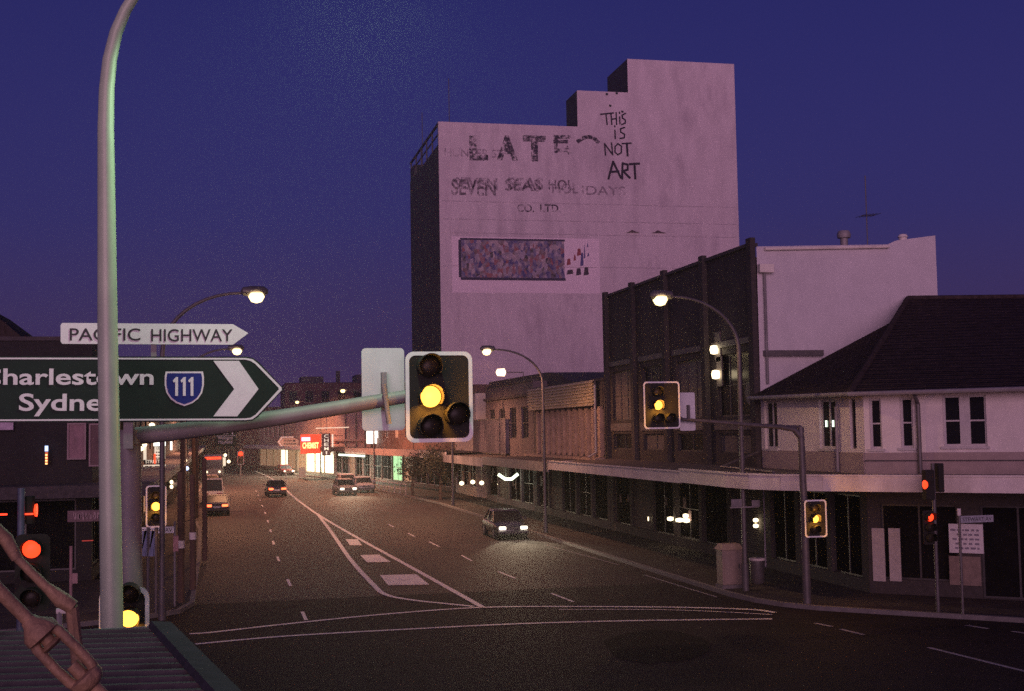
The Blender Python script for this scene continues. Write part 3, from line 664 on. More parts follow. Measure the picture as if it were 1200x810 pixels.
# ---- R5: pale cream building
P5 = ((FX, 104.2), (FX, 114.0)); L5 = 9.8
gf = shopfront(None, *P5, 0.3, L5-0.3, 3, riser=0.9)
r5 = block('shop_building', 'pale cream plain walled shop building below the overhead signal board', *P5, 10, 8.7, mat('cream_wall', (0.60, 0.52, 0.42), 0.85, var=0.08, scale=1), gf)
for h in gf: window(r5, *P5, h, M_FRAME, M_GLASS, mull=1, trans=1, name='shop_window')
b = MB(); b.box(17.3, FX-0.003, 100.3, 114, 3.50, 3.6); b.build('awning_soffit', M_SOFFIT, r5)
MB().box(17.2, 17.29, 100.1, 114, 3.3, 3.95).build('awning_fascia', M_FASCIA, r5)
MB().quad((17.3, 100.3, 3.85), (17.3, 114, 3.85), (FX, 114, 3.9), (FX, 100.3, 3.9)).build('awning_roof', M_ROOFMETAL, r5)

# ---- R6: long maroon and pink building
P6 = ((FX, 114.2), (16.5, 146.0)); L6 = math.hypot(4, 31.8)
gf = shopfront(None, *P6, 0.4, L6-0.4, 7, riser=0.5)
up6 = [(3+k*4.2, 4.6+k*4.2, 5.0, 7.0) for k in range(7)]
r6 = block('shop_building', 'long maroon brick shop building with lit entrance and white box sign', *P6, 10, 9.8, M_BRICK_R, gf+up6)
for k, h in enumerate(up6): window(r6, *P6, h, M_FRAME, E_DIM if k == 4 else M_GLASS, mull=1)
for k, h in enumerate(gf): window(r6, *P6, h, M_FRAME, (E_SHOPG if k == 4 else (E_DIM if k == 3 else M_GLASS)), mull=1, trans=1, name='shop_window')
b = MB(); b.fbox(*P6, 0, L6, 0.003, 2.9, 3.45, 3.53); b.build('awning_soffit', M_SOFFIT, r6)
MB().fbox(*P6, 0, L6, 2.9, 2.98, 3.3, 3.95).build('awning_fascia', mat('pink_fascia', (0.50, 0.36, 0.32), 0.8, var=0.15), r6)
MB().fbox(*P6, 0, L6, 0.003, 2.9, 3.8, 3.86).build('awning_roof', M_ROOFMETAL, r6)
u0_, _ = on(460, 543, *P6); u1_, _ = on(428, 543, *P6)
MB().fbox(*P6, u0_, u1_, 2.99, 3.12, 3.02, 3.22).build('strip_lamp', E_FLUO, r6)
point_light('strip_lamp_light', r6, W(*P6, (u0_+u1_)/2, 2.2, 2.9), 1800, (0.85, 1, 0.75), 0.3)
sg = thing('box_sign', 'bright white illuminated box sign projecting above the awning of the maroon building', 'sign', W(*P6, on(440, 513, *P6)[0], 1.2, 0))
q = W(*P6, on(441, 513, *P6)[0], 1.6, 6.6); qa = atY(430, 520, q[1]); qb = atY(453, 505, q[1])
MB().box(qa.x, qb.x, q[1], q[1]+0.3, qa.z, qb.z).build('lit_face', E_WHITE, sg, bevel=0.05)
MB().box(qa.x-0.05, qb.x+0.05, q[1]+0.303, q[1]+0.36, qa.z-0.05, qb.z+0.05).build('casing', M_DKPOLE, sg)
MB().tube([(qb.x, q[1]+0.33, (qa.z+qb.z)/2), (qb.x+2.2, q[1]+0.33, (qa.z+qb.z)/2)], 0.04, 6).build('bracket', M_DKPOLE, sg)

# ---- R7: pink rendered building
P7 = ((16.5, 146.2), (14.3, 168.0)); L7 = math.hypot(2.2, 21.8)
gf = shopfront(None, *P7, 0.4, L7-0.4, 5)
r7 = block('shop_building', 'pink rendered blank fronted building with downpipes beside the chemist', *P7, 10, 9.6, M_PINK, gf)
for k, h in enumerate(gf): window(r7, *P7, h, M_FRAME, E_DIM if k == 2 else M_GLASS, mull=1, trans=1, name='shop_window')
for u in (2.5, 7.5, 14): downpipe(r7, [W(*P7, u, 0.1, 9.4), W(*P7, u, 0.1, 0.2)], 0.09, M_DKPOLE)
MB().fbox(*P7, 0, L7, 0.003, 2.4, 3.4, 3.9).build('awning', mat('dark_awning', (0.12, 0.08, 0.075), 0.8), r7)
MB().fbox(*P7, 0, L7, 0.003, 0.25, 4.6, 4.85).build('string_course', M_PINK, r7)

# ---- R8: chemist with lit shopfront
P8 = ((14.3, 168.2), (10.5, 188.0)); L8 = math.hypot(3.8, 19.8)
gf = shopfront(None, *P8, 0.4, L8-0.4, 4, riser=0.3, ztop=3.1, gap=0.3)
r8 = block('chemist_shop', 'chemist shop with bright cream lit front at the bend of the street', *P8, 10, 8.4, mat('chemist_wall', (0.46, 0.34, 0.28), 0.85, var=0.12), gf)
for k, h in enumerate(gf): window(r8, *P8, h, M_FRAME, E_SHOPW if k in (0, 1, 2) else E_DIM, mull=1, trans=1, name='shop_window')
MB().fbox(*P8, 0, L8, 0.003, 2.6, 3.45, 3.95).build('awning', M_FASCIA, r8)
point_light('shop_light', r8, W(*P8, 10, 2.0, 2.9), 9000, (1, 0.9, 0.6), 0.5)
cs = thing('chemist_sign', 'red lit chemist sign with white top panel above the bright shop', 'sign', (13, 165, 0))
ys = 165.0; a = atY(352.5, 532, ys); c = atY(376, 509, ys)
MB().box(a.x, c.x, ys, ys+0.3, a.z, c.z).build('sign_face', E_REDSIGN, cs)
q0, q1 = atY(353.5, 517, ys), atY(363.5, 512.5, ys); MB().box(q0.x, q1.x, ys-0.05, ys-0.003, q0.z, q1.z).build('white_panel', E_BLUESIGN, cs)
q0, q1 = atY(354.5, 525.5, ys), atY(373.5, 525.5, ys); text('lettering', 'CHEMIST', E_NEONTXT, cs, q0+Vector((0, -0.06, 0)), q1+Vector((0, -0.06, 0)), 0.74, bold=0.03)
MB().tube([(c.x, ys+0.15, (a.z+c.z)/2), (c.x+2.6, ys+0.15, (a.z+c.z)/2)], 0.06, 6).build('bracket', M_DKPOLE, cs)
cv = thing('vertical_sign', 'dark vertical sign with pale letters hanging beside the red chemist sign', 'sign', (15, 158, 0))
ys = 158.0; a = atY(377.5, 534, ys); c = atY(387.5, 508, ys)
MB().box(a.x, c.x, ys, ys+0.25, a.z, c.z).build('sign_face', mat('maroon_face', (0.09, 0.02, 0.025), 0.5), cs if False else cv)
for k, ch in enumerate('CHEMI'):
    z = c.z - (k+1)*(c.z-a.z)/5.3; xm = (a.x+c.x)/2; text('lettering', ch, E_CREAM, cv, (xm-(0.08 if ch == 'I' else 0.27), ys-0.01, z), (xm+(0.08 if ch == 'I' else 0.27), ys-0.01, z), 0.40, bold=0.01)
q0, q1 = atY(389, 533, ys), atY(390.6, 509, ys); MB().box(q0.x, q1.x, ys+0.02, ys+0.12, q0.z, q1.z).build('tube_lamp', E_CREAM, cv)
MB().tube([(c.x, ys+0.15, c.z-0.3), (c.x+1.5, ys+0.15, c.z-0.3)], 0.05, 6).build('bracket', M_DKPOLE, cv)

# ---- R9: tan building closing the bend
P9 = ((10.5, 188.2), (6.0, 215.0)); L9 = math.hypot(4.5, 26.8)
up9 = [(L9-5.2-k*3.6, L9-3.6-k*3.6, 5.2, 8.0) for k in range(5)]
gf = shopfront(None, *P9, 0.4, L9-0.4, 5)
r9 = block('shop_building', 'tan upper floored shop building with tall narrow windows at the far bend', *P9, 10, 9.4, M_TAN, gf+up9)
for h in up9: window(r9, *P9, h, M_FRAME, M_GLASS, mull=0, trans=1)
for k, h in enumerate(gf): window(r9, *P9, h, M_FRAME, (E_SHOPW if k == 1 else E_DIM), mull=1, name='shop_window')  # lit panes added to brighten the far bend
MB().fbox(*P9, 0, L9, 0.003, 2.6, 3.4, 3.9).build('awning', M_FASCIA, r9)
b = MB()
for k in range(9): b.fbox(*P9, L9-8+k*0.5, L9-7.72+k*0.5, 0.003, 0.03, 8.4, 8.75)
b.build('lettering', M_INK, r9)

# ---- far blocks
def farblock(label, x0, x1, y0, y1, z1, wm, holes=True, extra=None, nwin=5):
    p0, p1 = (x1, y0), (x0, y0); L = x1-x0
    hs = [(L*(k+0.25)/nwin, L*(k+0.75)/nwin, z1-3.4, z1-1.4) for k in range(nwin)] if holes else []
    t = block('far_building', label, p0, p1, y1-y0, z1, wm, hs, dvec=(0, 1))
    for h in hs: window(t, p0, p1, h, M_FRAME_D, M_GLASS, mull=1)
    return t
fb = farblock('big dark red brick block rising behind the chemist and pink building', 11, 34, 232, 250, 14.6, M_BRICK_R, nwin=8)
b = MB(); b.box(14, 18, 234, 240, 14.7, 15.9); b.box(24, 31, 234, 242, 14.7, 16.2); b.box(20.5, 21.2, 236, 237, 14.7, 17.0); b.build('roof_plant', M_DARKR, fb)
farblock('dark far building closing the end of the street', -9, 4.5, 246, 258, 9.0, M_BRICK_D, nwin=4)
farblock('low dark red far building beyond the red signal', 3.0, 12.5, 240, 256, 10.5, M_BRICK_R, nwin=4)
hill = MB(); n = 60
for k in range(n+1):
    x = -460+k*920/n; hill.v.append((x, 560, -0.5)); hill.v.append((x, 560, 14+10*math.sin(k*0.35)+6*math.sin(k*1.1+1)+random.uniform(-1.5, 1.5)))
    hill.v.append((x, 740, -0.5))
for k in range(n): i = 3*k; hill.f += [(i, i+3, i+4, i+1), (i+1, i+4, i+5, i+2)]
struct('hills', hill, M_EARTH)

# ================================================================== BUILDINGS, LEFT SIDE
LX = -4.9
lb = [(52.0, 74.0, 9.35, 'dark corner shop building left of the street with framed posters under the direction sign', brick('shaded_brick', (0.026, 0.020, 0.021), (0.018, 0.015, 0.016), (0.028, 0.025, 0.025))),  # dark brick deepened again; the corner's gloom is put into its colour
      (74.2, 96.0, 7.6, 'dark rendered shop building beyond the left corner building', M_DARKR),
      (96.2, 131.0, 8.6, 'dark brick shop building halfway down the left side of the street', M_BRICK_D),
      (131.2, 172.0, 7.4, 'low dark shop building far down the left side of the street', M_DARKR),
      (172.2, 240.0, 8.8, 'farthest dark red shop building on the left side of the street', M_BRICK_R)]
for i, (ya, yb, z1, lab, wm) in enumerate(lb):
    p0, p1 = (LX, yb), (LX, ya); L = yb-ya; n = max(3, int(L/4.4))
    gf = shopfront(None, p0, p1, 0.3, L-0.3, n); up = [(L*(k+0.3)/n, L*(k+0.7)/n, 4.7, 6.6) for k in range(n)]
    if i == 0:
        t = thing('corner_shop', lab, 'building', (LX, ya, 0)); b = MB(); fwall(b, p0, p1, 0, z1, gf+up)
        q0, q1 = (LX, ya), (-42.0, ya); LL = 42+LX
        gf2 = shopfront(None, q0, q1, 0.4, LL-0.4, 9)
        fwall(b, q0, q1, 0, z1, gf2); b.quad((LX, yb, 0), (-42, yb, 0), (-42, yb, z1), (LX, yb, z1)); b.build('wall', wm, t)
        MB().quad((LX, ya, z1-0.4), (LX, yb, z1-0.4), (-42, yb, z1-0.4), (-42, ya, z1-0.4)).build('roof', M_ROOFMETAL, t)
        for h in gf2: window(t, q0, q1, h, M_FRAME_D, mull=1, name='shop_window')
        MB().fbox(q0, q1, -2.3, LL, 0.003, 2.6, 3.4, 3.85).build('awning', mat('shaded_awning', (0.05, 0.043, 0.045), 0.85, var=0.4), t)  # awning colour deepened to carry the corner's gloom
        b = MB(); b.fbox(q0, q1, 0, LL, -0.3, 0.08, z1+0.003, z1+0.16); b.build('coping', M_DARKR, t)
        a = atY(-30, 352, ya+3); c = atY(4, 377, ya+3); d_ = atY(38, 404, ya+3)
        MB().prism([(-20, z1), (a.x-4, a.z), (a.x, a.z), (c.x, c.z), (d_.x, z1)], (0, ya+3, 0), (1, 0, 0), (0, 0, 1), (0, 1, 0), 9).build('roof_gable', M_TILE, t)
    else:
        t = block('shop_row_building', lab, p0, p1, 14, z1, wm, gf+up, dvec=(-1, 0))
    for h in up: window(t, p0, p1, h, M_FRAME_D, M_GLASS, mull=1, trans=1)
    for k, h in enumerate(gf): window(t, p0, p1, h, M_FRAME_D, E_DIM if (k*7+i*3) % 5 in (0, 2) and i > 0 else M_GLASS, mull=1, name='shop_window')  # scattered dim lit panes added to brighten the far street
    MB().fbox(p0, p1, 0, L, 0.003, 2.3, 3.4, 3.8).build('awning', M_FASCIA_D, t)

# ================================================================== TOWER WITH PAINTED WALL
TY = 132.0
tw = thing('tower_building', 'tall stepped tower with blank mauve wall carrying faded painted lettering', 'building', (atY(513, 440, TY).x, TY, 0))
pa = atY(513.5, 142.5, TY); pb = atY(667, 143.5, TY); pc = atY(676, 106, TY); pd = atY(735, 106.5, TY); pe = atY(735, 69, TY); pf = atY(860, 70.5, TY)
x0, x1, x2, x3 = pa.x, pc.x, pe.x, pf.x; z0, z1, z2 = pa.z, pc.z, pe.z
b = MB(); b.poly([(x0, TY, 0), (x3, TY, 0), (x3, TY, z2), (x2, TY, z2), (x2, TY, z1), (x1, TY, z1), (x1, TY, z0), (x0, TY, z0)]); b.build('front_wall', M_TOWER, tw)
DY = 21.0; zs_ = atX(513, 172, x0); zside = z0-2.4
b = MB()
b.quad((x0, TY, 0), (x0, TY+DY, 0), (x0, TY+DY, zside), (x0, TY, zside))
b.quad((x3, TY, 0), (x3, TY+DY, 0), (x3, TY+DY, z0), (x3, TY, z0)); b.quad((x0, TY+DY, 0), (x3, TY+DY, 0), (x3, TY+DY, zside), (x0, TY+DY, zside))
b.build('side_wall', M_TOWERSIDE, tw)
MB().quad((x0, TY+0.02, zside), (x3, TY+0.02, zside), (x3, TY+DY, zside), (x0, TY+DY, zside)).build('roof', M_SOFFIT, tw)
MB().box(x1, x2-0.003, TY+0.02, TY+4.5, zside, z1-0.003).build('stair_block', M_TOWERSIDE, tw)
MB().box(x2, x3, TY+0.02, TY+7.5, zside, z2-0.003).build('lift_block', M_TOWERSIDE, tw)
# open steel frame along the street edge of the roof
b = MB(); b.tube([(x0+0.1, TY+0.2, z0-0.1), (x0+0.1, TY+DY, z0-0.1)], 0.16, 6); b.build('roof_rail', M_DKPOLE, tw)
b = MB(); b.tube([(x0+0.1, TY+0.2, z0-1.2), (x0+0.1, TY+DY, z0-1.2)], 0.09, 6); b.build('roof_rail', M_DKPOLE, tw)
for k in range(6): MB().tube([(x0+0.1, TY+0.6+k*3.98, zside), (x0+0.1, TY+0.6+k*3.98, z0-0.1)], 0.09, 6).build('rail_post', M_DKPOLE, tw)
MB().box(x0+0.02, x0+2.5, TY+DY-3.2, TY+DY-0.3, zside+0.01, zside+1.5).build('tank', M_TOWERSIDE, tw)
for (px, yt, yb) in ((526.5, 92, 143), (495, 132, 168)):
    yy = TY+3 if px > 510 else TY+12
    a = atY(px, yt, yy); c = atY(px, yb, yy); MB().tube([(c.x, yy, zside), (c.x, yy, a.z)], 0.045, 6).build('mast', M_DKPOLE, tw)
# faint construction joints and small vents in the rendered face
M_JOINT = faded('joint_shadow', (0.44, 0.37, 0.40), 0.42, 0.66, 0.6)
for yy in (236, 257, 273, 312):
    a = atY(520, yy, TY); MB().quad((x0+0.3, TY-0.012, a.z), (x3-0.3, TY-0.012, a.z), (x3-0.3, TY-0.012, a.z+0.09), (x0+0.3, TY-0.012, a.z+0.09)).build('joint', M_JOINT, tw)
for (xl, xr, yy) in ((734, 749, 272), (764, 780, 272.5)):
    P_ = [(xl, yy+0.6), (xr, yy+0.8), (xl+(xr-xl)*0.7, yy-0.2), (xl+(xr-xl)*0.52, yy-1.7), (xl+(xr-xl)*0.38, yy-2.2), (xl+(xr-xl)*0.2, yy-0.4)]
    P_ = [atY(x, y, TY) for x, y in P_]; MB().prism([(p.x, p.z) for p in P_], (0, TY-0.18, 0), (1, 0, 0), (0, 0, 1), (0, 1, 0), 0.177).build('wall_growth', mat('dry_weeds', (0.10, 0.07, 0.075), 0.95, var=0.5, scale=6), tw)
for (x, y) in ((711, 110.5), (722.5, 109.5), (715, 124), (729, 131)):
    a = atY(x, y, TY); MB().box(a.x-0.12, a.x+0.12, TY-0.1, TY-0.003, a.z-0.1, a.z+0.1).build('wall_tie', M_INK, tw)
# old painted lettering, worn away by weather
XA, ZA = (1, 0, 0), (0, 0, 1)
def wp(px, py, o=0.02): q = atY(px, py, TY-o); return q
M_OLD = faded('worn_black_paint', (0.05, 0.035, 0.055), 0.44, 0.56, 1.3)
M_OLD2 = faded('worn_grey_paint', (0.12, 0.085, 0.11), 0.43, 0.58, 1.1)
M_OLD3 = faded('ghost_paint', (0.26, 0.20, 0.24), 0.42, 0.62, 0.9)
def wtext(s_, l, r_, base, top, m_, bold=0.02, shear=0.0):
    a, c = wp(l, base), wp(r_, base); cap = wp(l, top).z - a.z
    return text('painted_lettering', s_, m_, tw, a, Vector((c.x, a.y, a.z)), cap, bold=bold)
wtext('L', 550, 572, 186, 159, M_OLD, 0.05); wtext('A', 582, 607, 186, 158.5, M_OLD, 0.05); wtext('T', 613, 640, 187, 158.5, M_OLD, 0.05)
def pstrokes(lines, m_, th, nm='painted_lettering', o_=0.02):
    mb = MB()
    for ln in lines:
        P = [wp(x, y, o_) for x, y in ln]; P = [(p.x, p.z) for p in P]
        strokes(mb, [P], (0, TY-o_, 0), (1, 0, 0), (0, 0, 1), (0, -1, 0), th)
    return mb.build(nm, m_, tw)
pstrokes([[(650, 160.5), (659, 160.7), (668, 160.5)], [(651.5, 160), (651.5, 178)], [(651, 176.5), (665, 176)], [(664, 173), (667, 179)], [(650, 166), (664, 166)]], M_OLD, 0.40)
arc = [(689+ (k-4)*2.9, 167-6.5*math.sin(math.pi*(k+0.6)/9.2)+ (0 if k < 7 else (k-7)*1.0)) for k in range(9)]
pstrokes([arc], M_OLD, 0.42)
wtext('HUNTER ST', 521, 590, 183, 173, M_OLD3, 0.01)
wtext('SEVEN', 529, 581, 228, 209, M_OLD2, 0.015); wtext('SEAS', 592, 634, 223, 209, M_OLD2, 0.015); wtext('HOL', 643, 672, 222, 210, M_OLD2, 0.01); wtext('IDAYS', 682, 733, 228, 217, M_OLD3, 0.01)
wtext('CO.', 606, 626, 248, 239, M_OLD, 0.02); wtext('LTD.', 633, 657, 248, 239, M_OLD, 0.02)
wtext('SEVEN', 531, 583, 221, 207, M_OLD3, 0.02); wtext('SEAS', 595, 637, 221, 207, M_OLD3, 0.02); wtext('HOL', 647, 678, 226, 214, M_OLD3, 0.02)
# graffiti in brush strokes
gl = [[(704, 134), (719, 132.5)], [(710, 133.5), (711.5, 146)], [(716, 134), (717, 146)], [(716.5, 140), (722, 139)], [(722, 132), (722.5, 146)], [(726, 137), (726.5, 145)], [(725.8, 131.5), (726, 133)],
      [(733, 133), (729, 135), (729.5, 138.5), (733, 141), (732.5, 144.5), (728.5, 146)],
      [(720.5, 152.5), (721, 162.5)], [(720.3, 147.5), (720.5, 148.7)], [(732, 149.5), (727, 151), (727.5, 155), (732, 157.5), (731.5, 161.5), (726.5, 162.5)],
      [(709.5, 182), (708.5, 168.5), (718, 181.5), (716.5, 167.5)], [(724, 168.5), (720.7, 172), (720.7, 178.5), (724, 181.5), (728, 179), (728.3, 171.5), (724, 168.5)], [(729, 168.5), (739.5, 167.8)], [(734.5, 168), (735.5, 182.5)],
      [(713, 209.5), (718.5, 189.5), (727.5, 208.5)], [(715, 201.5), (725, 201)], [(729, 209.5), (729.5, 191.5), (735.5, 193), (735.5, 199), (730, 200.5), (738, 208.5)], [(738, 192.5), (749, 191.8)], [(743.5, 192), (744.5, 209.5)]]
pstrokes(gl[:14], M_GRAFF, 0.16, 'graffiti', 0.03); pstrokes(gl[14:], M_GRAFF, 0.24, 'graffiti', 0.03)
# faded mural panel: a pale square with a bordered strip of coloured patches
a, c = wp(530, 343, 0.008), wp(702, 280, 0.008)
MB().quad((a.x, TY-0.008, a.z), (c.x, TY-0.008, a.z), (c.x, TY-0.008, c.z), (a.x, TY-0.008, c.z)).build('mural_ground', mat('mural_ground', (0.68, 0.55, 0.60), 0.9, var=0.05, scale=1.5), tw)
mm = bpy.data.materials.new('mural_paint'); mm.use_nodes = True
t = mm.node_tree; N = t.nodes; Lk = t.links; bs = N['Principled BSDF']; bs.inputs['Roughness'].default_value = 0.9
tc = N.new('ShaderNodeTexCoord'); vo = N.new('ShaderNodeTexVoronoi'); vo.inputs['Scale'].default_value = 3.2; mp = N.new('ShaderNodeMapping'); mp.inputs['Scale'].default_value = (1.3, 1, 0.8)
nz = N.new('ShaderNodeTexNoise'); nz.inputs['Scale'].default_value = 2.2; nz.inputs['Detail'].default_value = 8
mxv = N.new('ShaderNodeMix'); mxv.data_type = 'RGBA'; mxv.inputs[0].default_value = 0.25
Lk.new(tc.outputs['Object'], nz.inputs['Vector']); Lk.new(tc.outputs['Object'], mxv.inputs[6]); Lk.new(nz.outputs[1], mxv.inputs[7]); Lk.new(mxv.outputs[2], mp.inputs[0]); Lk.new(mp.outputs[0], vo.inputs['Vector'])
sx = N.new('ShaderNodeSeparateColor'); Lk.new(vo.outputs['Color'], sx.inputs[0])
rp = N.new('ShaderNodeValToRGB'); rp.color_ramp.interpolation = 'CONSTANT'; e = rp.color_ramp.elements
e[0].position = 0; e[0].color = (0.07, 0.06, 0.16, 1); e[1].position = 0.22; e[1].color = (0.33, 0.27, 0.33, 1)
for p_, c_ in ((0.42, (0.26, 0.10, 0.11, 1)), (0.56, (0.12, 0.11, 0.22, 1)), (0.70, (0.40, 0.31, 0.33, 1)), (0.86, (0.16, 0.10, 0.10, 1)), (0.94, (0.06, 0.05, 0.06, 1))):
    q = e.new(p_); q.color = c_
Lk.new(sx.outputs[0], rp.inputs[0])
mx2 = N.new('ShaderNodeMix'); mx2.data_type = 'RGBA'; mx2.inputs[7].default_value = (0.24, 0.20, 0.23, 1); r3_ = N.new('ShaderNodeValToRGB'); r3_.color_ramp.elements[0].position = 0.42; r3_.color_ramp.elements[1].position = 0.66
Lk.new(nz.outputs[0], r3_.inputs[0]); Lk.new(r3_.outputs[0], mx2.inputs[0]); Lk.new(rp.outputs[0], mx2.inputs[6]); Lk.new(mx2.outputs[2], bs.inputs['Base Color'])
a, c = wp(541, 325, 0.02), wp(661, 283, 0.02)
MB().quad((a.x, TY-0.02, a.z), (c.x, TY-0.02, a.z), (c.x, TY-0.02, c.z), (a.x, TY-0.02, c.z)).build('mural', mm, tw)
b = MB()
for (q0, q1, q2, q3) in ((a.x-0.1, c.x+0.1, c.z, c.z+0.2), (a.x-0.1, c.x+0.1, a.z-0.28, a.z), (a.x-0.3, a.x, a.z, c.z)): b.quad((q0, TY-0.024, q2), (q1, TY-0.024, q2), (q1, TY-0.024, q3), (q0, TY-0.024, q3))
b.build('mural_border', mat('mural_border', (0.05, 0.04, 0.07), 0.9), tw)
# loose painted marks right of the bordered strip
for (xl, xr, yt, yb, cc) in ((664, 669, 303, 311, 0), (676, 681, 291, 300, 0), (684, 686, 286, 303, 1), (680, 684, 296, 312, 1), (664, 672, 316, 322, 2), (675, 681, 314, 323, 2), (684, 690, 313, 323, 2), (687.5, 689.5, 284, 290, 1), (672, 675, 298, 306, 0), (688, 690.5, 296, 301, 1)):
    q = [wp(xl, yb, 0.02), wp(xr, yb-1, 0.02), wp(xr-0.8, yt, 0.02), wp(xl+1, yt+0.7, 0.02)]
    MB().poly([tuple(v) for v in q]).build('painted_mark', mat('mark_%d' % cc, ((0.25, 0.06, 0.07), (0.09, 0.08, 0.2), (0.06, 0.045, 0.06))[cc], 0.9), tw)

# ================================================================== LAMPS, SIGNALS, SIGNS
def lamp_mesh(t, h, top, reach, head=E_SODIUM, r0=0.085, power=3000, c=(1, 0.66, 0.30), m_=M_DKPOLE):
    """pole with a swept arm reaching towards local +x, lamp head at its end"""
    pts = [(0, 0, 0.0), (0, 0, h*0.5), (0, 0, h)]; n = 10
    for k in range(1, n+1):
        a = (math.pi/2)*k/n; pts.append((reach*0.86*(1-math.cos(a)), 0, h+(top-h)*math.sin(a)))
    pts.append((reach-0.3, 0, top+0.02)); L = len(pts)
    MB().tube(pts, [r0]*2+[r0*0.85]+[r0*(0.8-0.3*k/n) for k in range(1, n+1)]+[r0*0.5], 10).build('pole', m_, t, smooth=True)
    MB().tube([(0, 0, 0), (0, 0, 0.9)], r0*1.45, 10).build('pole_base', m_, t, smooth=True)
    b = MB(); b.lathe([(0.03, -0.42), (0.13, -0.36), (0.17, -0.1), (0.16, 0.28), (0.06, 0.4)], (reach, 0, top+0.05), 'X', 12)
    hd = b.build('lamp_head', m_, t, smooth=True)
    b = MB(); b.lathe([(0.04, -0.27), (0.16, -0.23), (0.24, -0.09), (0.24, 0.02)], (reach+0.05, 0, top-0.04), 'Z', 16)
    b.build('bowl', head, hd, smooth=True)
    l = bpy.data.lights.new('street_light', 'SPOT'); l.energy = power; l.color = c; l.shadow_soft_size = 0.18; l.spot_size = R(148 if power <= 1000 else 172); l.spot_blend = 0.35
    o = bpy.data.objects.new('street_light', l); col.objects.link(o); o.parent = t; o.location = (reach+0.05, 0, top-0.42)
GL = 'street lamps along the road'
right_l = [((17.0, 40.3), 8.15, 9.95, 2.7, 'street lamp arching over the road beside the beige cabinet at the corner'),
           ((16.8, 66.6), 8.05, 9.9, 3.0, 'street lamp on the right standing in front of the ribbed hoarding'),
           ((16.6, 93.5), 8.05, 9.9, 3.0, 'street lamp on the right partly behind the overhead signal board'),
           ((14.8, 128.0), 8.0, 9.9, 3.0, 'distant street lamp beside the white box sign'),
           ((12.8, 172.0), 8.0, 9.9, 3.0, 'distant street lamp above the chemist')]
left_l = [((-1.75, 40.0), 8.1, 9.95, 2.75, 'street lamp on the left arching up behind the direction signs'),
          ((-1.9, 65.5), 8.05, 9.9, 2.6, 'second street lamp on the left whose lit bowl shows just over the big sign'),
          ((-2.6, 96.0), 8.05, 9.9, 2.8, 'third street lamp on the left side hidden behind the green sign'),
          ((-2.9, 140.0), 8.05, 9.9, 2.8, 'far street lamp on the left past the parked cars')]
for i, ((x, y), h, tp_, re, lab) in enumerate(right_l+left_l):
    right = i < len(right_l)
    t = thing('street_lamp', lab, 'street lamp', (0, 0, 0), GL); local(t)
    lamp_mesh(t, h-0.13, tp_-0.13, re, power=((420 if x > 0 else 110) if y < 50 else (1900 if x > 0 else 1000) if y < 80 else 4500 if y < 120 else 9000), c=((1, 0.55, 0.30) if y < 50 else (1, 0.43, 0.23) if y < 100 else (1, 0.38, 0.20)))
    t.location = (x, y, 0.13); t.rotation_euler = (0, 0, math.pi if right else 0.0)
fl = thing('floodlight', 'small lit floodlight on a bracket over the shop roofs near the second lamp', 'floodlight', (20.0, 88, 0))
q = atY(587, 436.5, 88.0)
MB().lathe([(0.05, -0.35), (0.25, -0.25), (0.28, 0.25), (0.05, 0.35)], q, 'X').build('lit_lamp', emit('flood_lit', (1, 0.7, 0.45), 4.0), fl, smooth=True)
MB().tube([(q.x+0.2, 88, q.z), (20.8, 88, q.z), (20.8, 88, 8.9)], 0.04, 6).build('bracket', M_DKPOLE, fl)

# near pole with mercury lamp over the junction
np_ = thing('lamp_pole', 'tall pale lamp pole sweeping up out of the picture before the direction sign', 'street lamp', (-1.15, 13.6, 0))
yy = 13.6; b0 = atY(131, 720, yy); mid = atY(126, 380, yy); up_ = atY(124, 150, yy)
pts = [(b0.x+0.03, yy, 0.13), tuple(b0), tuple(mid), tuple(up_)]
for (px, py) in ((125, 105), (128.5, 70), (136, 38), (147, 12), (162, -12), (190, -40), (240, -62), (330, -78), (400, -82)): pts.append(tuple(atY(px, py, yy)))
MB().tube(pts, [0.115, 0.112, 0.10, 0.083, 0.078, 0.072, 0.066, 0.06, 0.055, 0.05, 0.048, 0.045, 0.04], 16).build('pole', M_POLEG, np_, smooth=True)
q = atY(425, -82, yy)
hd = MB().lathe([(0.03, -0.42), (0.13, -0.36), (0.17, -0.1), (0.16, 0.28), (0.06, 0.4)], q, 'X', 12).build('lamp_head', M_POLEG, np_, smooth=True)
MB().lathe([(0.03, -0.16), (0.13, -0.13), (0.20, -0.04), (0.20, 0.02)], q+Vector((0, 0, -0.1)), 'Z', 14).build('bowl', E_MERC, hd, smooth=True)
point_light('mercury_light', np_, q+Vector((0, 0, -0.5)), 700, (0.66, 1.0, 0.66), 0.2, spot=150, aim=(0, 0, -1), blend=0.4)

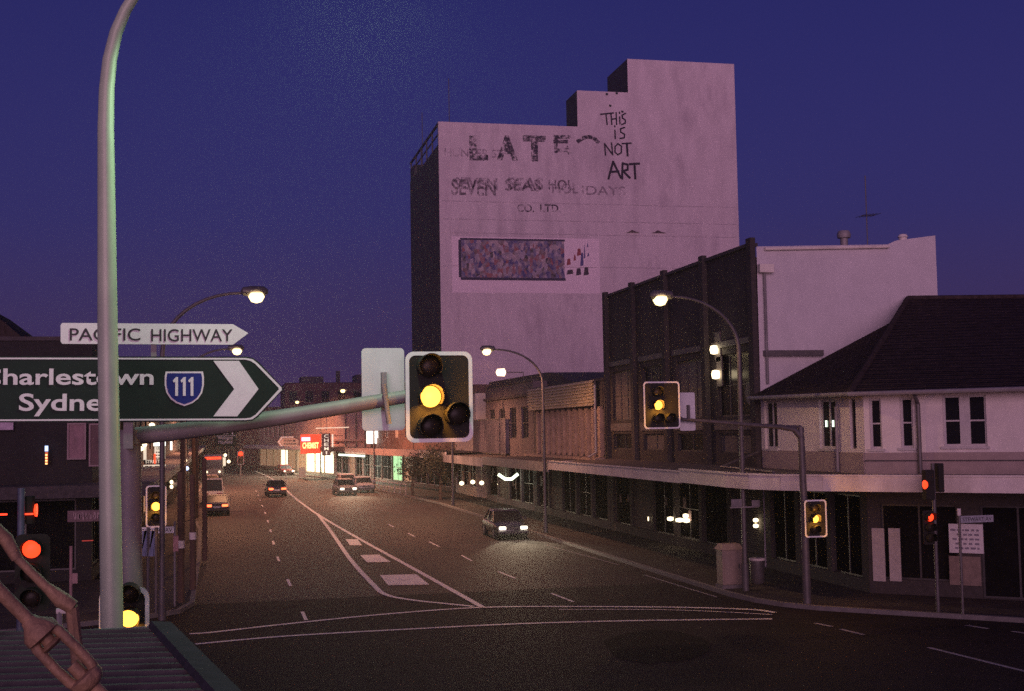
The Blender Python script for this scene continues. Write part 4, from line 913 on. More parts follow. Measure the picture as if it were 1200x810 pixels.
# traffic signal parts (local frame: faces -y, centre of the board at the given x, z)
def signal_board(t, cx, cy, cz, w_, h_, cols, lit, r_=0.15, border=True, back=0.03, rad=0.10):
    bd = MB().prism(rrect(w_, h_, rad), (cx, cy, cz), (1, 0, 0), (0, 0, 1), (0, 1, 0), back).build('target_board', M_BLACK, t)
    if border: MB().ring(rrect(w_, h_, rad), rrect(w_-0.09, h_-0.09, rad*0.75), (cx, cy-0.001, cz), (1, 0, 0), (0, 0, 1), (0, -1, 0), 0.004).build('border', M_WHITE, bd)
    for (ox, oz, state) in cols:
        c = Vector((cx+ox, cy, cz+oz))
        ln = MB().lathe([(r_, -0.08), (r_*0.96, -0.09), (r_*0.5, -0.115), (0.001, -0.12)], c, 'Y', 20).build('lens', {'a': E_AMBER, 'r': E_RED, 'd': M_LENS}[state], t, smooth=True)
        v = MB(); n = 18; R1 = r_*1.08; y0, y1 = -0.005, -0.30
        for k in range(n):
            a0, a1 = R(-40+260*k/n), R(-40+260*(k+1)/n)
            def P(a, rr_, y): return (c.x+rr_*math.cos(a), c.y+y, c.z+rr_*math.sin(a))
            yb0 = y1 if 20 < -40+260*k/n < 160 else y1*0.75
            v.quad(P(a0, R1, y0), P(a1, R1, y0), P(a1, R1, yb0), P(a0, R1, yb0)); v.quad(P(a0, R1*1.06, y0), P(a1, R1*1.06, y0), P(a1, R1*1.06, yb0), P(a0, R1*1.06, yb0))
            v.quad(P(a0, R1, yb0), P(a1, R1, yb0), P(a1, R1*1.06, yb0), P(a0, R1*1.06, yb0))
        v.build('visor', M_BLACK, ln)
    return bd
def col3(ox, st, pitch): return [(ox, pitch, st[0]), (ox, 0, st[1]), (ox, -pitch, st[2])]
# overhead signal on the mast arm, left of the road
SY = 15.0
ms = thing('mast_signal', 'overhead traffic signal on a long arm, its big white edged board lit amber', 'traffic signal', (-1.0, SY, 0))
p = [atY(152, 720, SY+0.2), atY(152, 510, SY+0.2)]
MB().tube([(p[0].x, SY+0.2, 0.13), tuple(p[0]), (p[1].x, SY+0.2, p[1].z-0.05)], [0.15, 0.145, 0.125], 14).build('post', M_GALV, ms, smooth=True)
MB().tube([(p[1].x, SY+0.2, p[1].z-0.1), (p[1].x, SY+0.2, p[1].z+0.06)], [0.14, 0.12], 14).build('post_cap', M_GALV, ms, smooth=True)
arm = [atY(x, y, SY+0.2) for x, y in ((150, 512), (200, 507), (260, 499), (330, 489), (400, 477.5), (480, 464), (520, 458))]
MB().tube(arm, [0.10, 0.098, 0.096, 0.092, 0.086, 0.078, 0.072], 12).build('mast_arm', M_GALV, ms, smooth=True)
a, c = atY(476, 519, SY), atY(553, 412, SY); cx, cz = (a.x+c.x)/2, (a.z+c.z)/2; w_, h_ = c.x-a.x, c.z-a.z
signal_board(ms, cx, SY, cz, w_, h_, [(-0.13, 0.36, 'd'), (-0.12, 0.0, 'a'), (-0.13, -0.345, 'd'), (0.19, -0.21, 'd')], 1, r_=0.125)
q = atY(455, 473, SY); MB().tube([atY(449.5, 450, SY+0.08), atY(456, 497, SY+0.08)], 0.03, 8).build('clamp', M_GALV, ms)
point_light('amber_glow', ms, (cx-0.12, SY-0.30, cz+0.02), 60.0, (1, 0.42, 0.05), 0.1)
sb = thing('sign_back', 'blank pale rounded board seen from behind beside the overhead signal', 'sign', (2.2, SY+0.5, 0))
a, c = atY(424.5, 505, SY+0.42), atY(473.5, 408, SY+0.42)
MB().prism(rrect(c.x-a.x, c.z-a.z, 0.05, cx=(a.x+c.x)/2, cy=(a.z+c.z)/2), (0, SY+0.42, 0), (1, 0, 0), (0, 0, 1), (0, 1, 0), 0.03).build('board', M_ALU, sb)
b = MB(); b.box((a.x+c.x)/2-0.03, (a.x+c.x)/2+0.03, SY+0.30, SY+0.418, (a.z+c.z)/2-0.25, (a.z+c.z)/2+0.2); b.build('bracket', M_GALV, sb)

# direction signs
DYs = 14.75
ds = thing('direction_sign', 'large dark green highway arrow sign with white border chevron and blue route shield', 'road sign', (-1.0, DYs, 0))
def sp(px, py, o=0.0): q = atY(px, py, DYs-o); return q
out = [(-95, 417.5), (288, 418), (296, 419.5), (303, 424), (331, 454), (331.5, 457), (303, 488.5), (296, 493), (288, 494), (-95, 495.5)]
inn = [(-91, 421), (287, 421.5), (293.5, 423), (299, 426.5), (326.5, 454.6), (326.7, 456.4), (299.5, 486), (293.5, 489.7), (287, 490.5), (-91, 492)]
po = [(sp(*q).x, sp(*q).z) for q in out]; pi_ = [(sp(*q).x, sp(*q).z) for q in inn]
bd = MB().prism(po, (0, DYs, 0), (1, 0, 0), (0, 0, 1), (0, 1, 0), 0.03).build('board', M_GREEN, ds)
ro = [(sp(*q).x, sp(*q).z) for q in [(x+(1.2 if x < 0 else -1.2 if x > 300 else 0), y+(1.6 if y < 450 else -1.6 if y > 460 else 0)) for x, y in out]]
MB().ring(ro, pi_, (0, DYs-0.001, 0), (1, 0, 0), (0, 0, 1), (0, -1, 0), 0.003).build('border', M_WHITE, ds)
ch = [(250, 423), (280, 423), (303, 456), (278, 488), (250, 488), (274.5, 456)]
MB().prism([(sp(*q).x, sp(*q).z) for q in ch], (0, DYs-0.006, 0), (1, 0, 0), (0, 0, 1), (0, 1, 0), 0.004).build('chevron', M_WHITE, ds)
def stext(s_, l, r_, base, top, m_, t, bold=0.02, o_=0.008):
    a, c = sp(l, base, o_), sp(r_, base, o_); ax = (c-a).normalized(); cap = sp(l, top, o_).z-a.z
    ay = Vector((0, -1, 0)).cross(ax)*-1; ay = Vector((-ax.z, 0, ax.x))
    return text('lettering', s_, m_, t, a, c, cap, ax=ax, ay=ay, bold=bold, depth=0.0)
stext('Charlestown', -26, 180, 450.5, 431, M_WHITE, ds, 0.018); stext('Sydney', 22, 139, 481, 460.5, M_WHITE, ds, 0.018)
shp = [(-23, -20), (23, -20), (24.2, -14), (24.2, -4), (22, 5), (17, 12), (10, 17), (0, 20.5), (-10, 17), (-17, 12), (-22, 5), (-24.2, -4), (-24.2, -14)]
so_ = [(sp(216+x*0.95, 455.5+y).x, sp(216+x*0.95, 455.5+y).z) for x, y in shp]; si_ = [(sp(216+x*0.86, 455.5+y*0.9).x, sp(216+x*0.86, 455.5+y*0.9).z) for x, y in shp]
MB().prism(so_, (0, DYs-0.006, 0), (1, 0, 0), (0, 0, 1), (0, 1, 0), 0.004).build('shield_edge', M_WHITE, ds)
sh = MB().prism(si_, (0, DYs-0.010, 0), (1, 0, 0), (0, 0, 1), (0, 1, 0), 0.003).build('shield', M_BLUE, ds)
for x in (207, 216, 225):
    b = MB(); b.prism([(sp(X_, Y_).x, sp(X_, Y_).z) for X_, Y_ in ((x-1.6, 464), (x+1.7, 464), (x+1.7, 442), (x-0.6, 442), (x-4.4, 446), (x-3.4, 448.6), (x-1.6, 447.2))], (0, DYs-0.016, 0), (1, 0, 0), (0, 0, 1), (0, 1, 0), 0.004); b.build('lettering', M_WHITE, ds)
MB().box(sp(150, 450).x-0.05, sp(150, 450).x+0.05, DYs+0.032, DYs+0.34, sp(150, 494).z-0.3, sp(150, 420).z).build('bracket', M_GALV, ds)
hs_ = thing('street_sign', 'small white arrow shaped PACIFIC HIGHWAY sign mounted above the green direction sign', 'road sign', (-1.0, DYs, 0))
o2 = [(73, 378.5), (273, 380), (291, 390.5), (273, 404), (73, 403), (71, 400.5), (71, 381)]
MB().prism([(sp(*q).x, sp(*q).z) for q in o2], (0, DYs, 0), (1, 0, 0), (0, 0, 1), (0, 1, 0), 0.025).build('board', M_WHITE, hs_)
stext('PACIFIC', 81.5, 164.5, 399, 384, M_INK, hs_, 0.008, 0.005); stext('HIGHWAY', 177, 272.5, 400, 385, M_INK, hs_, 0.008, 0.005)
MB().box(sp(180, 390).x-0.03, sp(180, 390).x+0.03, DYs+0.026, DYs+0.06, sp(180, 421).z, sp(180, 382).z).build('bracket', M_GALV, hs_)

# low signal on the near left corner, half hidden by the pole
ls = thing('traffic_signal', 'low amber lit signal with white edged board clamped to the post behind the tall pole', 'traffic signal', (-0.85, 14.6, 3.0))
YS = 14.55; q = atY(175, 687, YS); c = atY(152, 723, YS); hw_ = 0.26
signal_board(ls, q.x-hw_, YS, q.z-0.55, hw_*2, 1.1, [(c.x-q.x+hw_, (c.z-q.z+0.55)+0.26, 'd'), (c.x-q.x+hw_, c.z-q.z+0.55, 'a'), (c.x-q.x+hw_, (c.z-q.z+0.55)-0.26, 'd')], 1, r_=0.10, rad=0.12)
MB().box(q.x-hw_-0.06, q.x-hw_+0.06, YS+0.032, SY+0.08, q.z-0.9, q.z-0.75).build('bracket', M_GALV, ls)
point_light('amber_glow', ls, (c.x, YS-0.28, c.z), 35, (1, 0.42, 0.05), 0.08)
# far left signal across the junction
fs = thing('traffic_signal', 'traffic signal lit amber on the far left kerb above the white street name plate', 'traffic signal', (-2.2, 41.5, 0.13))
c = atY(183, 593.5, 41.5); signal_board(fs, c.x, 41.5, c.z, 0.62, 1.3, col3(0, 'dad', 0.33), 1, r_=0.13)
MB().tube([(c.x, 41.6, 0.13), (c.x, 41.6, c.z+0.7)], 0.06, 10).build('post', M_DKPOLE, fs, smooth=True)
point_light('amber_glow', fs, (c.x, 41.1, c.z), 60, (1, 0.42, 0.05), 0.12)
# red lanterns facing the side street on the near left
rs = thing('traffic_signal', 'dark traffic signal showing a large red lens left of the tall pale pole', 'traffic signal', (-3.2, 20.5, 0.13))
c = atY(38, 643, 20.5); signal_board(rs, c.x, 20.5, c.z-0.36, 0.5, 1.15, col3(0, 'rdd', 0.36), 0, r_=0.135, border=False)
c2 = atY(45, 598, 20.9)
ln = MB().lathe([(0.10, -0.02), (0.09, -0.05), (0.001, -0.07)], c2, 'X', 16).build('lens', E_RED, rs, smooth=True)
MB().tube([c2+Vector((-0.15, 0.0, -0.2)), c2+Vector((-0.15, 0, 0.22))], 0.10, 8).build('housing', M_BLACK, rs)
MB().tube([(c.x-0.2, 20.75, 0.13), (c.x-0.2, 20.75, c2.z+0.35)], 0.055, 10).build('post', mat('blue_grey_post', (0.08, 0.09, 0.14), 0.5), rs, smooth=True)
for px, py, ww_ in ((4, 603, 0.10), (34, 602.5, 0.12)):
    q = atY(px, py, 20.8); MB().box(q.x-ww_/2, q.x+ww_/2, 20.78, 20.84, q.z-0.012, q.z+0.012).build('visor_light_sliver', E_RED, rs)  # glowing bars stand in for red light caught under the visors
# mast signal at the right corner
RX, RY = 17.54, 36.83
ra = thing('mast_signal', 'dark corner signal post with an arm reaching left to an amber lit board', 'traffic signal', (RX, RY, 0.13))
tpz = atY(942, 500, RY).z
MB().tube([(RX, RY, 0.13), (RX, RY, 3), (RX-0.03, RY, tpz)], [0.13, 0.11, 0.10], 12).build('post', M_DKPOLE, ra, smooth=True)
AYp = RY+0.0
arm = [Vector((RX-0.02, RY, tpz-0.35)), Vector((RX-0.25, RY, tpz-0.08)), Vector((RX-0.7, RY, tpz)), atY(880, 498, RY), atY(800, 491.5, RY)]
MB().tube(arm, [0.10, 0.09, 0.08, 0.065, 0.05], 10).build('mast_arm', M_DKPOLE, ra, smooth=True)
MB().tube([Vector((RX-0.03, RY, tpz)), Vector((RX-0.7, RY, tpz))], 0.05, 8).build('arm_gusset', M_DKPOLE, ra)
a, c = atY(755, 503, RY-0.2), atY(796, 447, RY-0.2); cx, cz = (a.x+c.x)/2, (a.z+c.z)/2
signal_board(ra, cx, RY-0.2, cz, c.x-a.x, c.z-a.z, col3(-0.15, 'dad', 0.4)+[(0.22, -0.4, 'd')], 1, r_=0.14)
MB().tube([Vector((cx+0.1, RY-0.1, cz-0.1)), Vector((arm[-1].x, RY, arm[-1].z))], 0.05, 8).build('clamp', M_DKPOLE, ra)
point_light('amber_glow', ra, (cx-0.15, RY-0.55, cz), 75, (1, 0.42, 0.05), 0.12)
c = atY(953, 606, RY-0.2); signal_board(ra, c.x+0.08, RY-0.2, c.z-0.05, 0.74, 1.15, col3(-0.06, 'dad', 0.33), 1, r_=0.12)
point_light('amber_glow', ra, (c.x, RY-0.55, c.z), 50, (1, 0.42, 0.05), 0.12)
rb = thing('sign_back', 'pale mauve board seen from behind right of the far overhead signal', 'sign', (13.5, RY+0.25, 0))
a, c = atY(797, 505, RY+0.25), atY(814, 460, RY+0.25); MB().prism(rrect(c.x-a.x, c.z-a.z, 0.05, cx=(a.x+c.x)/2, cy=(a.z+c.z)/2), (0, RY+0.25, 0), (1, 0, 0), (0, 0, 1), (0, 1, 0), 0.03).build('board', M_ALU, rb)
MB().box((a.x+c.x)/2-0.03, (a.x+c.x)/2+0.03, RY+0.10, RY+0.248, (a.z+c.z)/2-0.2, (a.z+c.z)/2+0.2).build('bracket', M_DKPOLE, rb)
# red signal in front of the corner shops
PX, PY = 20.45, 33.9
rg = thing('traffic_signal', 'slim signal post with red lenses in front of the corner building awning', 'traffic signal', (PX, PY, 0.13))
tz = atY(1096, 543, PY).z; qx = atY(1095, 600, PY).x
MB().tube([(qx, PY, 0.13), (qx, PY, tz)], 0.06, 10).build('post', M_DKPOLE, rg, smooth=True)
c = atY(1088, 606, PY-0.25); signal_board(rg, c.x, PY-0.25, c.z-0.3, 0.34, 0.98, col3(0, 'rdd', 0.3), 0, r_=0.12, border=False, rad=0.05)
c = atY(1081, 568, PY-0.1); MB().box(c.x+0.06, c.x+0.34, PY-0.2, PY+0.05, c.z-0.45, c.z+0.42).build('housing', M_BLACK, rg, bevel=0.03)
MB().lathe([(0.10, 0.05), (0.13, -0.0), (0.001, -0.07)], c+Vector((0.04, -0.05, 0)), 'X', 16).build('lens', E_RED, rg, smooth=True)
MB().box(atY(1098, 560, PY).x, atY(1101, 560, PY).x+0.1, PY-0.1, PY+0.15, atY(1098, 577, PY).z, atY(1098, 543, PY).z).build('housing', M_BLACK, rg, bevel=0.03)
# far red signal
fr = thing('traffic_signal', 'far traffic signal glowing red at the end of the left lane', 'traffic signal', (2.4, 165, 0))
c = atY(282, 532, 165); signal_board(fr, c.x, 165, c.z-0.5, 0.8, 1.7, col3(0, 'rdd', 0.5), 0, r_=0.3)
q = atY(282, 548, 165); MB().tube([(c.x, 165.1, 0), (c.x, 165.1, c.z+0.6)], 0.08, 8).build('post', M_GALV, fr)
point_light('red_glow', fr, (c.x, 164, c.z), 60, (1, 0.06, 0.02), 0.2)

# street name posts and other small signs
def name_plate(t, l, r_, yb, yt, Y, s_, m_face, m_txt, bold=0.0):
    a, c = atY(l, yb, Y), atY(r_, yt, Y)
    bd = MB().box(a.x, c.x, Y, Y+0.02, a.z, c.z).build('plate', m_face, t)
    hgt = c.z-a.z; text('lettering', s_, m_txt, t, (a.x+0.06, Y-0.004, a.z+hgt*0.2), (c.x-0.06, Y-0.004, a.z+hgt*0.2), hgt*0.6, bold=bold, depth=0.0)
    return a, c
s1 = thing('street_name_sign', 'white STEWART AV street name plate on a thin post at the left corner', 'street sign', (-1.6, 43, 0.13))
a, c = name_plate(s1, 161, 204, 626, 617, 43.0, 'STEWART AV', M_WHITE, M_INK)
xp = c.x+0.02; MB().tube([(xp, 43.06, 0.13), (xp, 43.06, c.z+0.15)], 0.035, 8).build('post', M_GALV, s1)
MB().box(atY(203, 645, 42.95).x, atY(209, 645, 42.95).x, 42.95, 43.0, atY(205, 646, 43).z, atY(205, 628, 43).z).build('small_plate', mat('pink_plate', (0.42, 0.22, 0.22), 0.6), s1)
s2 = thing('street_name_sign', 'STEWART AV street name plate on a dark post in front of the white notice board', 'street sign', (21, 33.2, 0.13))
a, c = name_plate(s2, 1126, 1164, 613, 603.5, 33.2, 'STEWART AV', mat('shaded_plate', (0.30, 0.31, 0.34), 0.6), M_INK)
q = atY(1124, 596, 33.25); MB().tube([(q.x, 33.27, 0.13), (q.x, 33.27, q.z)], 0.04, 8).build('post', M_DKPOLE, s2)
MB().tube([(q.x, 33.27, q.z-0.2), (q.x, 33.27, q.z)], 0.055, 8).build('post_cap', M_FASCIA, s2)
s3 = thing('parking_sign', 'small dark cross plates fixed to the corner lamp pole above the cabinet', 'street sign', (17, 40.1, 0))
for l, r_, y0, y1 in ((857, 869, 594, 585), (881, 890, 594, 586)):
    a, c = atY(l, y0, 40.1), atY(r_, y1, 40.1); MB().box(a.x, c.x, 40.08, 40.1, a.z, c.z).build('plate', M_FASCIA_D, s3)
a, c = atY(856, 595, 40.12), atY(889, 593.5, 40.12); MB().box(a.x, c.x, 40.12, 40.15, a.z-0.02, a.z+0.02).build('bracket', M_GALV, s3)
a, c = atY(882, 664, 42), atY(894, 656, 42)
lb_ = thing('litter_bin', 'dark litter bin with pale rim beside the beige cabinet', 'bin', (17.9, 41.2, 0.13))
q = gnd(888, 684, 0.13); MB().lathe([(0.2, 0), (0.24, 0.05), (0.26, 0.8), (0.26, 0.82)], q, 'Z', 14).build('drum', M_DKPOLE, lb_, smooth=True)
MB().lathe([(0.27, 0.80), (0.28, 0.83), (0.28, 0.88), (0.24, 0.89)], q, 'Z', 14).build('rim', M_FASCIA, lb_, smooth=True)
# blue direction sign far left
gs = thing('direction_sign', 'dark green suburb direction sign hanging over the far left lane', 'road sign', (1.0, 118, 0))
a, c = atY(252.5, 523.5, 118), atY(276.5, 501, 118); MB().box(a.x, c.x, 118, 118.06, a.z, c.z).build('board', M_GREEN, gs)
for s_, l, r_, base in (('London', 256, 268, 509), ('Wallington', 255.5, 273, 515.3), ('Mayfield', 256, 272, 520)):
    text('lettering', s_, M_WHITE, gs, atY(l, base, 117.98), (atY(r_, base, 117.98).x, 117.98, atY(l, base, 117.98).z), 0.29, bold=0.0)
q = atY(272.5, 506.5, 117.98); MB().prism([(0, 0.22), (-0.14, 0), (-0.05, 0), (-0.05, -0.2), (0.05, -0.2), (0.05, 0), (0.14, 0)], q, (1, 0, 0), (0, 0, 1), (0, -1, 0), 0.005).build('arrow', M_WHITE, gs)
MB().box(a.x+0.05, c.x-0.05, 117.985, 117.995, atY(260, 511, 118).z-0.02, atY(260, 511, 118).z+0.02).build('rule', M_WHITE, gs)
MB().tube([(a.x-2.4, 118.1, 0.0), (a.x-2.4, 118.1, c.z), (c.x, 118.1, c.z-0.15)], 0.07, 8).build('gantry_pole', M_DKPOLE, gs)
# arrow sign on post by the bend
as_ = thing('arrow_sign', 'white arrow direction sign pointing left on a post before the bend', 'road sign', (7.3, 150, 0))
Yv = 150.0; pts = [(325, 518), (329, 512.5), (329, 514), (344, 513), (350, 516), (350, 520), (344, 523.5), (329, 522.5), (329, 524)]
MB().prism([(atY(x, y, Yv).x, atY(x, y, Yv).z) for x, y in pts], (0, Yv, 0), (1, 0, 0), (0, 0, 1), (0, 1, 0), 0.05).build('board', mat('dim_sign', (0.36, 0.27, 0.22), 0.6), as_)
b = MB()
strokes(b, [[(atY(330.5, 513.5, Yv).x, atY(330.5, 513.5, Yv).z), (atY(326.2, 518, Yv).x, atY(326.2, 518, Yv).z), (atY(330.5, 523, Yv).x, atY(330.5, 523, Yv).z)]], (0, Yv-0.01, 0), (1, 0, 0), (0, 0, 1), (0, -1, 0), 0.12)
b.build('arrow_head', M_WHITE, as_)
a, c = atY(329, 513, Yv), atY(344, 511.6, Yv); MB().box(a.x, c.x, Yv-0.05, Yv-0.003, a.z, c.z).build('top_strip', M_WHITE, as_)
b = MB(); random.seed(11)
for yy_ in (516.6, 520.3):
    x = 332.5
    while x < 346.5:
        wd = random.uniform(0.6, 1.5); q0, q1 = atY(x, yy_+0.9, Yv), atY(x+wd, yy_-0.9, Yv); b.box(q0.x, q1.x, Yv-0.012, Yv-0.004, q0.z, q1.z); x += wd+random.uniform(0.3, 0.7)
b.build('lettering', M_INK, as_)
q = atY(335, 522, Yv+0.05); MB().tube([(q.x, Yv+0.1, 0), (q.x, Yv+0.1, q.z+0.3)], 0.06, 8).build('post', M_GALV, as_)
# roof sign and long white bar beyond the bend
rsn = thing('roof_sign', 'dull purple roof sign standing above the far shops left of the chemist', 'sign', (13, 200, 8))
a, c = atY(342, 503, 200), atY(373, 492, 200); MB().box(a.x, c.x, 200, 200.4, a.z, c.z).build('board', mat('purple_board', (0.25, 0.13, 0.17), 0.7, var=0.3), rsn)
MB().tube([(a.x+0.3, 200.2, 8.5), (a.x+0.3, 200.2, a.z)], 0.08, 6).build('leg', M_DKPOLE, rsn); MB().tube([(c.x-0.3, 200.2, 8.5), (c.x-0.3, 200.2, a.z)], 0.08, 6).build('leg', M_DKPOLE, rsn)
tl = thing('tube_light', 'long thin pale lit tube on a bracket across the pink building', 'lamp', (14, 160, 8))
a, c = atY(370, 502, 145), atY(409, 501, 145); MB().tube([a, Vector((c.x, 145, a.z+0.05))], 0.06, 8).build('tube', emit('dim_tube', (1, 0.75, 0.55), 0.75), tl)
MB().tube([(c.x, 145, a.z), (c.x, 145, a.z-3.0), (c.x, 147.2, a.z-3.0)], 0.05, 6).build('bracket', M_DKPOLE, tl)
# V shaped neon under the awning
vn = thing('neon_sign', 'bright V shaped fluorescent sign under the dark awning', 'neon sign', (18, 88, 2))
q = [atY(x, y, 88) for x, y in ((584, 556), (592, 561.5), (599.5, 561.5), (607, 555.5))]
MB().tube(q, 0.11, 8).build('tube', emit('neon_white', (0.9, 1.0, 0.72), 6.0), vn, smooth=True)
MB().tube([q[1]+Vector((0.1, 0.2, 0)), q[1]+Vector((0.1, 0.2, 1.6))], 0.03, 6).build('hanger', M_DKPOLE, vn)
point_light('neon_light', vn, q[1]+Vector((0, -0.6, -0.1)), 25, (0.9, 1, 0.75), 0.3)
# lit globes in the cafe front below the cream awning
for i, (px, py, lab) in enumerate(((541, 566.5, 'leftmost of the round shop lamps glowing under the cream awning'), (554, 565, 'bright pale shop lamp just right of the dark doorway'), (564.5, 566, 'widest pale shop lamp above the low pale wall'), (585.5, 567.5, 'small pale shop lamp hanging below the V shaped sign'), (593, 567.5, 'last pale shop lamp right below the V shaped sign'))):
    q = atY(px, py, 96.0); t = thing('hanging_lamp', lab, 'lamp', q, 'round shop lamps under the awning')
    MB().lathe([(0.02, -0.16), (0.15, -0.1), (0.19, 0), (0.15, 0.1), (0.02, 0.16)], q, 'Z').build('globe', E_WARM, t, smooth=True)
    MB().tube([q+Vector((0, 0, 0.15)), (q.x, q.y, 3.3)], 0.02, 6).build('cord', M_DKPOLE, t)
point_light('cafe_light', vn, (18.6, 95, 2.6), 70, (1, 0.8, 0.5), 0.4)

hz = MB().box(-500, 500, -75, 790, -1.5, 60).build('added_haze', bpy.data.materials.new('added_haze')); hz['kind'] = 'stuff'; hz.display_type = 'WIRE'  # thin even air volume, added for glow around the lamps and grain
hm_ = hz.data.materials[0]; hm_.use_nodes = True; hn = hm_.node_tree.nodes; hn.clear()
ho = hn.new('ShaderNodeOutputMaterial'); hv = hn.new('ShaderNodeVolumePrincipled'); hv.inputs['Color'].default_value = (0.9, 0.88, 0.88, 1); hv.inputs['Density'].default_value = 0.00055; hv.inputs['Anisotropy'].default_value = 0.75
hm_.cycles.volume_sampling = 'EQUIANGULAR'
hm_.node_tree.links.new(hv.outputs[0], ho.inputs['Volume'])

# ================================================================== VEHICLES
def paint(name, c): return mat(name, c, 0.3, 0.0, var=0.05, spec=0.6)
def make_car(label, cat, x, y, rz, body, kind='sedan', head=None, tail=None, lights=False, name='parked_car', group=None, ind=None, beam=900):
    """front faces local -y; built at the origin"""
    t = thing(name, label, cat, (0, 0, 0), group); local(t)
    Ln, Wd = (4.5, 1.72)
    st = [(-2.25, 0.60, 0.30, 0.58), (-2.18, 0.76, 0.24, 0.70), (-1.9, 0.84, 0.2, 0.80), (-1.0, 0.86, 0.2, 0.90), (0.0, 0.86, 0.2, 0.92), (1.2, 0.86, 0.2, 0.94), (1.9, 0.84, 0.22, 0.92), (2.18, 0.78, 0.26, 0.84), (2.25, 0.66, 0.34, 0.72)]
    if kind == 'van': st = [(-2.25, 0.72, 0.3, 0.85), (-2.15, 0.82, 0.25, 1.0), (-1.8, 0.86, 0.22, 1.05), (0, 0.86, 0.22, 1.05), (1.9, 0.86, 0.22, 1.05), (2.2, 0.84, 0.25, 1.0), (2.25, 0.8, 0.3, 0.95)]
    b = MB(); n = 12
    def sec(hw, z0, z1, y):
        zc, hh = (z0+z1)/2, (z1-z0)/2
        return [(hw*math.copysign(abs(math.cos(a))**0.45, math.cos(a)), y, zc+hh*math.copysign(abs(math.sin(a))**0.5, math.sin(a))) for a in [2*math.pi*(k+0.5)/16 for k in range(16)]]
    S = [sec(hw, z0, z1, y) for y, hw, z0, z1 in st]
    for q in S: b.v += q
    for i in range(len(S)-1):
        for k in range(16): b.f.append((i*16+k, i*16+(k+1) % 16, (i+1)*16+(k+1) % 16, (i+1)*16+k))
    b.f.append(tuple(range(16))); b.f.append(tuple((len(S)-1)*16+k for k in range(16)))
    b.build('body', body, t, smooth=True)
    if kind == 'sedan': cb = [(-1.05, 0.80, 0.86), (-0.35, 0.66, 1.36), (0.85, 0.66, 1.38), (1.65, 0.76, 0.90)]
    elif kind == 'wagon': cb = [(-1.05, 0.80, 0.86), (-0.35, 0.68, 1.38), (1.85, 0.68, 1.40), (2.18, 0.76, 0.88)]
    else: cb = [(-2.1, 0.80, 1.0), (-1.35, 0.72, 1.86), (2.1, 0.74, 1.92), (2.22, 0.82, 1.0)]
    (ya, wa_, za), (yb_, wb, zb), (yc, wc_, zc), (yd, wd_, zd) = cb
    g = MB(); V = [(-wa_, ya, za), (wa_, ya, za), (-wb, yb_, zb), (wb, yb_, zb), (-wc_, yc, zc), (wc_, yc, zc), (-wd_, yd, zd), (wd_, yd, zd)]
    g.add(V, [(0, 1, 3, 2), (4, 5, 7, 6), (0, 2, 4, 6), (1, 7, 5, 3)]); g.build('glasshouse', M_GLASS, t)
    r_ = MB(); e_ = 0.03
    r_.add([(-wb-e_, yb_-0.05, zb-0.01), (wb+e_, yb_-0.05, zb-0.01), (wc_+e_, yc+0.05, zc-0.01), (-wc_-e_, yc+0.05, zc-0.01), (-wb+0.06, yb_+0.08, zb+0.06), (wb-0.06, yb_+0.08, zb+0.06), (wc_-0.06, yc-0.08, zc+0.06), (-wc_+0.06, yc-0.08, zc+0.06)],
           [(3, 2, 1, 0), (4, 5, 6, 7), (0, 1, 5, 4), (1, 2, 6, 5), (2, 3, 7, 6), (3, 0, 4, 7)]); r_.build('roof', body, t)
    for sx in (-1, 1):
        MB().tube([V[0 if sx < 0 else 1], V[2 if sx < 0 else 3]], 0.035, 6).build('pillar', body, t); MB().tube([V[6 if sx < 0 else 7], V[4 if sx < 0 else 5]], 0.045, 6).build('pillar', body, t)
        MB().tube([(sx*0.80, 0.35, 0.92), (sx*0.69, 0.3, zb)], 0.035, 6).build('pillar', body, t)
        MB().box(sx*0.86-0.02+sx*0.05, sx*0.86+0.02+sx*0.14, ya+0.25, ya+0.33, 0.95, 1.07).build('mirror', body, t)
        for yw in (-1.35, 1.35):
            w_ = MB().lathe([(0.18, -0.10), (0.30, -0.10), (0.31, -0.06), (0.31, 0.06), (0.30, 0.10), (0.18, 0.10)], (sx*0.77, yw, 0.31), 'X', 18).build('wheel', M_RUBBER, t, smooth=True)
            MB().lathe([(0.185, -0.02), (0.19, 0.104 if sx > 0 else -0.104), (0.05, 0.112 if sx > 0 else -0.112)], (sx*0.77, yw, 0.31), 'X', 14).build('rim', M_GALV, w_, smooth=True)
        hm = head or M_FRAME
        MB().prism(rrect(0.36, 0.17, 0.05, 3), (sx*0.56, -2.225, 0.61), (1, 0, 0), (0, 0, 1), (0, -1, 0), 0.05).build('headlight', hm, t)
        MB().prism(rrect(0.40, 0.16, 0.03, 3), (sx*0.55, 2.21, 0.72), (1, 0, 0), (0, 0, 1), (0, 1, 0), 0.06).build('taillight', tail or mat('unlit_tail', (0.25, 0.02, 0.015), 0.3), t)
        if ind and sx == ind: MB().prism(rrect(0.2, 0.16, 0.03, 3), (sx*0.80, 2.17, 0.72), (1, 0, 0), (0, 0, 1), (0, 1, 0), 0.11).build('indicator', E_IND, t)
        if lights:
            l = bpy.data.lights.new('headlight_beam', 'SPOT'); l.energy = beam; l.color = (1, 0.82, 0.55); l.spot_size = R(52); l.spot_blend = 0.9; l.shadow_soft_size = 0.08
            o = bpy.data.objects.new('headlight_beam', l); col.objects.link(o); o.parent = t; o.location = (sx*0.56, -2.34, 0.61)
            o.rotation_euler = Vector((0, 1, 0.16)).to_track_quat('Z', 'Y').to_euler()
